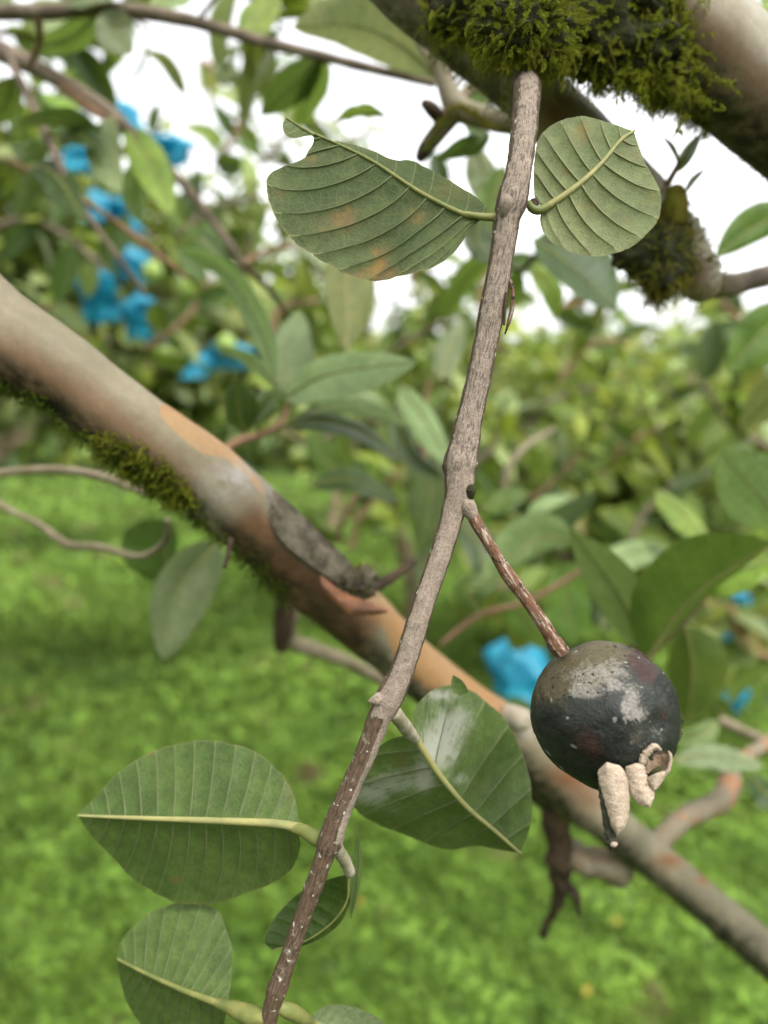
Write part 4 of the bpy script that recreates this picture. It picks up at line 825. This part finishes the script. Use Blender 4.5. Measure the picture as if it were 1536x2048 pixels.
rt = root('hanging_twig', P(1050, 40, .35), 'clay-grey dangling twig in sharp focus down the middle, bearing broad ribbed leaves', 'twig')
def twdisp(L, th, r, C, N):
    out = np.zeros((len(L), len(th))); ax = PX(C)
    for i in range(len(L)):
        y = ax[i, 1]; amp = 1.0 if y < 1000 else .5
        for j in range(len(th)):
            p = C[i] + N[i, j]*r[i]
            out[i, j] = .00022*fb(p, 240, 1, 3) + amp*.00022*nz((L[i]*55, math.cos(th[j])*2.2, math.sin(th[j])*2.2), 1, 4) + .0006*nz(p, 60, 9)
            if y < 700: out[i, j] += .00035*math.exp(-((th[j] + .35 + .1*math.sin(L[i]*60))/.14)**2)
            if y < 1000: out[i, j] -= .0004*math.exp(-((th[j] + .62 + .15*math.sin(L[i]*35))/.16)**2)*.5
    return out
NT = 900; MTW = 56
V, F, U = tube(TW, NT, MTW, disp=twdisp); px = PX(V); th = U[:, 1]
ctw = crom(np.array([np.r_[P(a, b, d), 0] for a, b, w_, d in TW]), NT)[:, :3]; rlw = V[:NT*MTW] - np.repeat(ctw, MTW, 0); rlw /= np.linalg.norm(rlw, axis=1)[:, None]
side = np.r_[rlw @ (CR @ np.array([1., 0, 0])), 0, 0]; fac = np.r_[rlw @ (CR @ np.array([0, 0, 1.])), 0, 0]
crust = sm(.30, .80, fac)*1.0 + .02
below = sm(1400, 1470, px[:, 1])
crust = crust*(1 - below) + below*sm(.05, .5, side)*(1 - sm(1660, 1720, px[:, 1]))
crust = np.where(px[:, 1] < 760, crust*.85, crust); crust = np.clip(crust - .35*gauss(px, [(975, 330, 40, 30, 0), (1010, 260, 12, 60, .6), (985, 700, 14, 60, .5)]), 0, 1)
fleck = np.clip(sm(1010, 900, px[:, 1]) + .15, 0, 1)*.95
scar = poly_mask(px, [(1020, 568), (1031, 590), (1018, 664), (1008, 668), (1004, 640), (1006, 600)], 3)*(fac > -.4)
mk('bark', V, F, M['twig'], rt, U, dict(crust=crust, fleck=fleck, scar=scar))
# torn bark strip along the scar, nodes, leaf scars and the black bud
def nub(parent, name, pts, mat, n=26, m=16, amp=.3, seed=0): v, f, u = tube(pts, n, m, disp=limbdisp(amp, 160, seed)); return mk(name, v, f, M[mat], parent, u, dict(crust=np.full(len(v), .9)))
nub(rt, 'torn_bark', [(1020, 560, 6, .2485), (1026, 585, 9, .2475), (1021, 630, 8, .2475), (1010, 668, 4, .2485)], 'stalk', amp=.5)
nub(rt, 'torn_bark', [(1012, 585, 4, .2465), (1010, 615, 6, .246), (1008, 650, 4, .2465)], 'branchdark', amp=.5, seed=3)
nub(rt, 'leaf_scar', [(1013, 392, 12, .2462), (1012, 404, 26, .2452), (1008, 424, 18, .246), (1006, 436, 8, .247)], 'twig', amp=.25)
nub(rt, 'bud', [(936, 974, 8, .2478), (941, 979, 18, .2465), (943, 988, 17, .2465), (944, 996, 10, .247)], 'soil', amp=1.1)
nub(rt, 'bud', [(772, 1398, 40, .252), (755, 1400, 26, .2495), (742, 1402, 12, .249), (737, 1403, 4, .249)], 'twig', amp=.2)
nub(rt, 'bud', [(890, 940, 12, .25), (886, 930, 8, .25)], 'branchdark', amp=.3)
nub(rt, 'bud', [(1060, 418, 14, .254), (1066, 408, 20, .256), (1068, 400, 8, .257)], 'branchdark', amp=.4)
rs = np.random.RandomState(9)
# fine fibres along the dusty margins
hv = []; hf = []; k = 0
for a in range(700):
    i = rs.randint(NT*MTW); 
    if abs(side[i]) < .55 or px[i, 1] < 1000 or px[i, 1] > 1700: continue
    p0 = V[i]; d = rlw[i]*.4 + rs.normal(0, .5, 3); d /= np.linalg.norm(d); l = rs.uniform(.0002, .0007); s_ = np.cross(d, [0, 1, 0]); s_ /= np.linalg.norm(s_)
    hv += [p0 - s_*.00005, p0 + s_*.00005, p0 + d*l]; hf.append((k, k+1, k+2)); k += 3
mk('bark_fibres', hv, np.array(hf), M['branchdark'], rt)['kind'] = 'stuff'
# leaves of the twig
leaf(rt, [(968, 434, .2505), (925, 428, .249), (840, 385, .25), (740, 320, .253), (645, 275, .258), (605, 258, .262)],
     [(972, 412), (940, 385), (885, 352), (822, 320), (790, 318), (732, 296), (680, 283), (648, 283), (630, 272)],
     [(945, 455), (905, 508), (862, 535), (800, 552), (752, 561), (690, 545), (622, 507), (575, 470), (545, 420), (532, 372), (545, 342), (598, 326), (618, 300), (632, 280)],
     'under', (.022, -.004), 10, (.06, .30), 1.35, (150, 48), .0011, (12, 4), 'midrib', 'vein', True, [(1004, 424, 18, .25), (990, 434, 16, .2495), (960, 433, 14, .249), (925, 428, 12, .249)], 'midrib',
     stains=[(690, 435, 32, 24, 1), (760, 520, 24, 40, 1.1), (830, 430, 26, 22, .7), (745, 550, 60, 14, .9), (620, 320, 30, 14, .6), (560, 392, 14, 12, .7), (900, 380, 40, 20, .5), (660, 450, 60, 30, .35)], wave=.0006, label='upper left ribbed leaf with rusty orange blotches and a curled tip')
o_tip = leaf(rt, [(628, 270, .259), (605, 257, .262), (582, 242, .265), (572, 236, .266)], [(605, 262), (590, 252), (578, 243)], [(612, 272), (585, 276), (570, 268), (565, 250)], 'under', (.002, -.003), 4, (.2, .2), 1.3, (24, 8), .0003, (6, 3), veins=False, name='leaf_tip', dusts=[(600, 250, 20, 6, .5)])
leaf(rt, [(1088, 418, .256), (1150, 375, .256), (1200, 330, .258), (1240, 282, .261), (1268, 262, .264)],
     [(1070, 395), (1068, 330), (1076, 282), (1095, 255), (1130, 238), (1168, 232), (1212, 242), (1250, 256)],
     [(1080, 436), (1086, 462), (1106, 486), (1140, 503), (1190, 512), (1232, 506), (1262, 494), (1292, 470), (1316, 440), (1324, 400), (1311, 360), (1291, 328), (1280, 298)],
     'underpale', (.008, -.002), 8, (.12, .22), 1.3, (130, 44), .0009, (15, 6), 'midribpale', 'veinpale', True, [(1056, 406, 15, .255), (1066, 418, 16, .254), (1080, 420, 17, .2545), (1100, 410, 14, .255)], 'midrib',
     stains=[(1165, 265, 26, 30, .8), (1130, 345, 16, 20, .5), (1180, 420, 50, 10, .5), (1250, 440, 16, 12, .6), (1260, 310, 30, 18, .45), (1175, 405, 24, 30, .35), (1300, 400, 20, 26, .4)], wave=.0005, label='round pale ribbed leaf right of the twig top')
leaf(rt, [(826, 1466, .276), (872, 1540, .282), (930, 1610, .288), (990, 1662, .293), (1040, 1706, .298)],
     [(828, 1420), (858, 1385), (890, 1371), (930, 1378), (972, 1402), (1012, 1442), (1042, 1500), (1060, 1560), (1064, 1620), (1056, 1670)],
     [(780, 1480), (735, 1515), (706, 1570), (700, 1600), (720, 1628), (760, 1655), (795, 1664), (850, 1686), (900, 1699), (960, 1694), (1010, 1702)],
     'undergreen', (.016, .022), 8, (.02, .06), 1.2, (120, 36), .0012, (15, 6), 'midribpale', 'vein', True, [(788, 1424, 30, .253), (800, 1440, 28, .257), (815, 1460, 28, .265), (830, 1478, 20, .274)], 'petdust',
     dusts=[(860, 1500, 30, 46, 1.), (905, 1440, 46, 38, .8), (880, 1390, 36, 12, .9), (900, 1500, 26, 40, .7), (800, 1560, 60, 26, .7), (740, 1590, 40, 24, .8), (850, 1560, 20, 30, .6), (925, 1560, 20, 14, .5), (800, 1620, 40, 12, .35)], stains=[(850, 1550, 14, 10, .8), (960, 1575, 20, 12, .5), (800, 1520, 20, 20, .6)], wave=.0015, label='folded leaf with whitish residue left of the black fruit')
leaf(rt, [(918, 1392, .284), (912, 1372, .285), (906, 1350, .286)], [(904, 1380), (902, 1365)], [(936, 1384), (925, 1362)], 'undergreen', (0, -.002), 4, (.2, .2), 1.3, (16, 6), .0002, (3, 2), veins=False, midtube=False, name='leaf_edge_curl')
leaf(rt, [(602, 1655, .268), (540, 1646, .271), (400, 1640, .279), (280, 1636, .287), (156, 1631, .295)],
     [(598, 1668), (600, 1698), (582, 1740), (540, 1768), (492, 1786), (440, 1806), (400, 1812), (350, 1804), (300, 1780), (252, 1746), (212, 1704), (176, 1662)],
     [(598, 1640), (590, 1598), (570, 1558), (530, 1518), (482, 1492), (422, 1481), (370, 1485), (300, 1506), (240, 1542), (192, 1592)],
     'undergreen', (.014, .014), 14, (.1, .03), 1.6, (150, 40), .0009, (19, 5), 'midribpale', 'vein', True, [(656, 1684, 24, .26), (632, 1676, 30, .262), (605, 1660, 24, .267), (570, 1651, 16, .27)], 'midrib',
     stains=[(350, 1760, 10, 8, 1.2), (575, 1580, 14, 40, .5), (290, 1505, 20, 6, .9)], wave=.0012, label='widest leaf at lower left with a straight yellow midrib')
leaf(rt, [(455, 2012, .275), (380, 1985, .283), (300, 1950, .292), (235, 1918, .30)],
     [(440, 2060), (380, 2100), (310, 2080), (262, 2020), (240, 1960)],
     [(462, 1960), (464, 1900), (448, 1850), (430, 1818), (380, 1800), (310, 1822), (262, 1858), (240, 1890)],
     'undergreen', (.014, .012), 12, (.06, .01), 1.6, (110, 36), .0007, (16, 5), 'midrib', 'vein', True, [(536, 2036, 26, .264), (500, 2030, 36, .267), (465, 2016, 28, .272), (430, 2004, 14, .278)], 'midrib', wave=.001, label='lowest leaf at the bottom left edge with a swollen yellow-green petiole')
leaf(rt, [(697, 1748, .272), (694, 1800, .274), (664, 1845, .277), (610, 1882, .28), (545, 1900, .284)],
     [(700, 1775), (698, 1812), (672, 1856), (614, 1890)], [(660, 1758), (610, 1778), (566, 1815), (538, 1856), (529, 1884)],
     'dark', (0, .01), 8, (.1, .1), 1.3, (60, 20), .0006, (6, 2), 'midrib', veins=False, pet=[(672, 1682, 22, .256), (678, 1702, 24, .26), (690, 1722, 24, .265), (700, 1746, 22, .27)], petmat='petdust', label='small dark leaf hanging below the white dusty petiole')
leaf(rt, [(702, 1835, .285), (716, 1740, .283), (716, 1648, .285)], [(697, 1800), (704, 1740), (710, 1690)], [(714, 1800), (724, 1740), (722, 1690)], 'pale', (.01, -.01), 8, (.1, .1), 1.3, (40, 10), .0004, (3, 2), veins=False, label='leaf seen edge-on behind the white dusty petiole')
leaf(rt, [(612, 2040, .28), (680, 2060, .285), (760, 2090, .29)], [(640, 2100), (700, 2130)], [(660, 2010), (720, 2018), (770, 2050)], 'grey', (.01, 0), 8, (.1, .1), 1.3, (40, 14), .0006, (6, 2), 'midrib', veins=False, pet=[(552, 2010, 20, .264), (580, 2022, 30, .266), (605, 2036, 26, .272), (625, 2048, 14, .28)], petmat='midrib', label='grey-green leaf cut off by the bottom edge')

# ------------------------------------------------------------------ the black fruit
FC = P(1207, 1427, .252); FR = 143/FPX*.252
rfr = root('mummified_guava', P(925, 1005, .25), 'shrivelled black guava mottled white and maroon, hanging from a thin reddish stalk', 'guava fruit')
axx = CR @ np.array([.50, -.82, .18]); axx /= np.linalg.norm(axx)     # from stalk end to calyx
sx_ = np.cross(axx, CR @ np.array([0, 0, 1.])); sx_ /= np.linalg.norm(sx_); sz_ = np.cross(sx_, axx)
n, m = 190, 300; Vf = np.zeros((n, m, 3))
for i in range(n):
    ph = math.pi*i/(n-1)
    for j in range(m):
        tt = 2*math.pi*j/m; u = np.array([math.sin(ph)*math.cos(tt), math.sin(ph)*math.sin(tt), math.cos(ph)])
        k = 1 + .035*fb(u, 1.4, 3, 2) + .010*fb(u, 5, 8, 2) + .0035*fb(u, 24, 2, 3)
        k -= .05*math.exp(-(ph/.25)**2) ; k += .025*math.exp(-((ph-2.65)/.22)**2)
        d = sx_*u[0] + sz_*u[1] - axx*u[2]*1.0
        Vf[i, j] = FC + d*FR*k*(1.0)
Vf = Vf.reshape(-1, 3); pf = PX(Vf)
# dents with flat maroon skin
def dent(V, x, y, r, depth):
    c = P(x, y, .252 - .02); w0 = np.exp(-(((pf[:, 0]-x)/r)**2 + ((pf[:, 1]-y)/r)**2)**1.5) * (pf[:, 2] < .252); return V + (FC - V)*(w0*depth)[:, None]
Vf = dent(Vf, 1275, 1320, 34, .05); Vf = dent(Vf, 1165, 1500, 60, .045); Vf = dent(Vf, 1225, 1390, 40, .012); Vf = dent(Vf, 1320, 1450, 26, .04)
fr_ = pf[:, 2] < .256
at = dict(white=gauss(pf, [(1160, 1383, 22, 14, 1.), (1180, 1388, 16, 12, .6), (1262, 1395, 14, 22, 1.1), (1255, 1415, 16, 20, .9), (1232, 1370, 18, 10, .8), (1200, 1345, 64, 36, .7), (1200, 1385, 50, 14, .35), (1240, 1340, 30, 14, .4), (1290, 1420, 30, 40, .35), (1270, 1430, 20, 12, .8), (1150, 1350, 40, 20, .4), (1320, 1470, 14, 20, .4), (1335, 1390, 12, 50, .4), (1290, 1490, 40, 18, .4)])*fr_,
    olive=gauss(pf, [(1140, 1310, 90, 60, 1.), (1100, 1370, 50, 60, .8), (1210, 1290, 60, 26, .7), (1280, 1470, 40, 22, .5), (1200, 1350, 70, 40, .5)])*fr_ + .3*(~fr_),
    maroon=gauss(pf, [(1272, 1312, 26, 22, 1.3), (1298, 1348, 24, 26, 1.1), (1170, 1480, 48, 38, .75), (1070, 1400, 14, 50, .4), (1330, 1430, 12, 22, .7), (1190, 1520, 40, 30, .4)])*fr_)
t = MT('mummified_skin'); o = t.obj(); n1 = t.noise(o, 260, 6, .75); n2 = t.noise(o, 1100, 3, .6); n3 = t.noise(o, 90, 4, .6, .5)
c = t.mix(t.ramp(n3, .35, .65), (.006, .007, .006), (.019, .023, .019)); c = t.mix(t.ramp(n2, .5, .8), c, (.03, .03, .024))
ma = t.ramp(t.math('ADD', t.attr('maroon'), t.math('MULTIPLY', t.math('SUBTRACT', t.math('ADD', t.math('MULTIPLY', n3, .5), t.math('MULTIPLY', n1, .5)), .5), 1.8)), .3, .95); c = t.mix(t.math('MULTIPLY', ma, .8), c, t.mix(n2, (.022, .007, .005), (.05, .018, .014)))
oa = t.ramp(t.math('ADD', t.attr('olive'), t.math('MULTIPLY', t.math('SUBTRACT', n1, .5), 2.2)), .3, 1.0); c = t.mix(t.math('MULTIPLY', oa, .88), c, t.mix(n2, (.045, .035, .015), (.135, .108, .058)))
wa = t.attr('white'); wf = t.ramp(t.math('ADD', wa, t.math('MULTIPLY', t.math('SUBTRACT', t.math('ADD', t.math('MULTIPLY', n1, .6), t.math('MULTIPLY', n2, .4)), .5), 2.8)), .3, 1.15); c = t.mix(t.math('MULTIPLY', wf, .85), c, t.mix(n2, (.10, .09, .075), (.29, .265, .24)))
spk = t.ramp(t.noise(o, 330, 1, .2), .725, .75); c = t.mix(t.math('MULTIPLY', spk, .5), c, (.3, .3, .27))
c = t.mix(t.ramp(t.noise(o, 480, 2, .4), .66, .70), c, (.008, .008, .008))
M['mummy'] = t.fin(c, t.math('ADD', .34, t.math('MULTIPLY', n1, .3)), t.bump(t.math('ADD', n1, t.math('MULTIPLY', n2, .4)), .9, .0006), .3)
mk('skin', Vf, gridF(n, m, True), M['mummy'], rfr, None, at)
v, f, u = tube([(930, 1012, 24, .25), (944, 1030, 25, .249), (962, 1062, 24, .2485), (990, 1108, 25, .248), (1022, 1158, 28, .248), (1060, 1210, 26, .248), (1092, 1256, 28, .248), (1112, 1288, 33, .249), (1124, 1304, 30, .25)], 220, 28, disp=limbdisp(.14, 160, 3., .00012)); mk('stalk', v, f, M['stalk'], rfr, u)
v, f, u = tube([(905, 985, 50, .25), (920, 996, 46, .2492), (934, 1012, 36, .2485), (942, 1026, 28, .2487), (947, 1036, 22, .249)], 60, 28, disp=limbdisp(.1, 200, 5., .0001)); mk('stalk_base', v, f, M['twig'], rfr, u, dict(crust=np.full(len(v), .85)))
# calyx: ring and withered sepals
def sepal(name, pts, mat, thick, n=46, m=22, amp=.12, seed=0, flat=.45):
    W = np.array([np.r_[P(a, b, d), wd/2*d/FPX] for a, b, wd, d in pts]); q = crom(W, n); C = q[:, :3]; r = q[:, 3]; T = np.gradient(C, axis=0); T /= np.linalg.norm(T, axis=1)[:, None]
    E = CAMP - C; E -= (E*T).sum(1)[:, None]*T; E /= np.linalg.norm(E, axis=1)[:, None]; B = np.cross(T, E); V = []
    for i in range(n):
        for j in range(m):
            a = 2*math.pi*j/m; p = C[i] + (E[i]*math.cos(a)*flat + B[i]*math.sin(a))*r[i]; V.append(p + (p - C[i])*amp*fb(p, 260, seed) + (p-C[i])/r[i]*.00012*nz(p, 1500, seed))
    V.append(C[0]); V.append(C[-1] + T[-1]*r[-1]*.3); k = len(V); F = [tuple(x) for x in gridF(n, m, True).tolist()] + [(k-2, (j+1) % m, j) for j in range(m)] + [(k-1, (n-1)*m + j, (n-1)*m + (j+1) % m) for j in range(m)]
    return mk(name, V, np.array(F, dtype=object), mat, rfr)
M['cupdark'] = simple('dark_felt', (.03, .032, .02), (.07, .065, .045), 500, .95, .9, .0008)
def petal(name, Lp, Rp, d, mat, h=.0012, th_=.0009, n=54, m=16, seed=0, jag=2.0, rough=.00022):
    "a dry felted sepal: closed thin body between two edges given in the photograph"
    a = crom([(x, y) for x, y in Lp], n, chord=False); b = crom([(x, y) for x, y in Rp], n, chord=False); V = []
    for i in range(n):
        s_ = i/(n-1); end = min(1, min(s_, 1-s_)*9)**.5; dd = d if not isinstance(d, tuple) else d[0]*(1-s_) + d[1]*s_
        ja = jag*(nz((s_*16, seed, 1), 1) + .6*nz((s_*45, seed, 2), 1)); jb = jag*(nz((s_*16, seed, 5), 1) + .6*nz((s_*45, seed, 7), 1)); ab = (b[i]-a[i])/(np.linalg.norm(b[i]-a[i])+1e-9)
        A = a[i] + ab*ja; B = b[i] + ab*jb; c_ = (A+B)/2; A = c_ + (A-c_)*end; B = c_ + (B-c_)*end
        for k in range(2*m):
            t_ = k/m if k < m else 2 - k/m; fr = 1 if k < m else 0
            q = A*(1-t_) + B*t_; z = dd - (h*math.sin(math.pi*t_)*end if fr else -th_*math.sin(math.pi*t_)**.5*end) 
            p = P(q[0], q[1], z); nn = nz(p, 900, seed) + .7*nz(p, 2400, seed) + 1.6*nz(p, 260, seed)
            V.append(p + (CR @ np.array([0, 0, 1.]))*rough*nn*(1 if fr else 0))
    return mk(name, np.array(V), gridF(n, 2*m, True), mat, rfr)
t = MT('felted_sepal'); o = t.obj(); n1 = t.noise(o, 1300, 4, .7); n2 = t.noise(o, 260, 5, .7)
c = t.mix(t.ramp(n1, .3, .7), (.40, .31, .235), (.54, .43, .34)); c = t.mix(t.ramp(n2, .52, .75), c, (.25, .185, .13)); M['felt'] = t.fin(c, .98, t.bump(t.math('ADD', n1, n2), 1, .0007), .05)
D_ = .2282
petal('sepal', [(1207, 1524), (1197, 1540), (1196, 1558), (1205, 1590), (1215, 1627), (1226, 1668)], [(1220, 1523), (1243, 1534), (1257, 1559), (1260, 1596), (1256, 1637), (1242, 1672)], (D_, D_-.001), M['felt'], .0022, seed=1)
petal('sepal_back', [(1202, 1535), (1196, 1560), (1199, 1600), (1206, 1650), (1212, 1690), (1218, 1702)], [(1216, 1535), (1215, 1570), (1222, 1620), (1232, 1668), (1234, 1688), (1224, 1702)], D_+.0008, M['cupdark'], .001, seed=2, jag=3)
nub(rfr, 'frass_speck', [(1222, 1690, 5, D_), (1228, 1689, 10, D_-.001), (1234, 1687, 4, D_)], 'felt', 12, 10, .6)
petal('sepal', [(1262, 1528), (1250, 1536), (1256, 1566), (1264, 1594), (1280, 1610), (1296, 1618)], [(1280, 1524), (1288, 1530), (1294, 1551), (1298, 1572), (1309, 1585), (1304, 1612)], (D_, D_-.0015), M['felt'], .0016, seed=3)
petal('sepal', [(1296, 1552), (1291, 1560), (1298, 1574), (1306, 1582)], [(1322, 1540), (1332, 1545), (1326, 1562), (1312, 1582)], D_-.0004, M['felt'], .0018, seed=4, n=36)
M['cupbrown'] = simple('calyx_inside', (.20, .13, .08), (.32, 0.2315, .17), 300, .95, .9, .0008)
petal('calyx_cup', [(1300, 1508), (1292, 1520), (1290, 1536), (1296, 1552)], [(1334, 1500), (1341, 1510), (1340, 1530), (1322, 1548)], D_+.0012, M['cupbrown'], -.0015, seed=5, n=40)
nub(rfr, 'calyx_hole', [(1296, 1550, 4, 0.2282), (1308, 1543, 9, 0.2272), (1320, 1536, 8, 0.2275), (1326, 1532, 4, 0.2279)], 'soil', 14, 10, .4)
nub(rfr, 'calyx_hole', [(1300, 1518, 6, 0.2279), (1305, 1516, 8, 0.2275)], 'soil', 10, 10, .3)
petal('calyx_rim', [(1276, 1530), (1280, 1512), (1292, 1496), (1306, 1486), (1322, 1492)], [(1290, 1534), (1294, 1520), (1303, 1507), (1312, 1501), (1325, 1504)], D_-.0002, M['felt'], .0012, seed=8, n=50)
petal('calyx_rim', [(1334, 1500), (1337, 1515), (1334, 1535), (1322, 1552)], [(1343, 1503), (1345, 1518), (1341, 1540), (1328, 1558)], D_, M['felt'], .0008, seed=9, n=40, jag=3)
sepal('dried_sepal', [(1342, 1415, 14, .248), (1352, 1435, 20, .247), (1354, 1455, 22, .246), (1348, 1476, 20, .242), (1336, 1488, 14, .24)], M['soil'], 1, seed=6, amp=.5)
sepal('calyx_neck', [(1275, 1480, 50, .247), (1302, 1500, 66, .2445), (1322, 1512, 56, .2445)], M['mummy'], 1, seed=7, amp=.3, flat=.8)

# fallen yellow leaves in the grass
M['yellow'] = simple('yellow_leaf', (.32, .24, .03), (.25, .17, .03), 60, .6, .2, .001, .3, .3)
lmY = leafmesh('leaf', .032, .018, .3, .3, M['yellow'])
def gp(px_, py_):
    d = P(px_, py_, 1) - CAMP; k = (.09 - CAMP[2])/d[2]; return CAMP + d*k
for k, (a, b, lb) in enumerate([(1236, 1850, 'bright yellow leaf on the grass right below the sepals of the black fruit'), (8, 1262, 'yellow leaf on the grass at the left edge'), (240, 1082, 'ochre leaf on the grass above the kinked left twig'), (1170, 1990, 'small yellow leaf near the bottom edge, under the limb'),
    (170, 1460, 'yellow speck of a leaf in the grass above the widest leaf'), (720, 1795, 'orange-yellow leaf on the grass beside the edge-on leaf'), (10, 1385, 'yellow leaf on the grass lower at the left edge')]):
    o = bpy.data.objects.new('fallen_leaf', lmY[0]); COL.objects.link(o); o.location = gp(a, b); o.rotation_euler = (.25, .2, k*1.9); tag(o, lb, 'leaf', 'fallen yellow leaves')
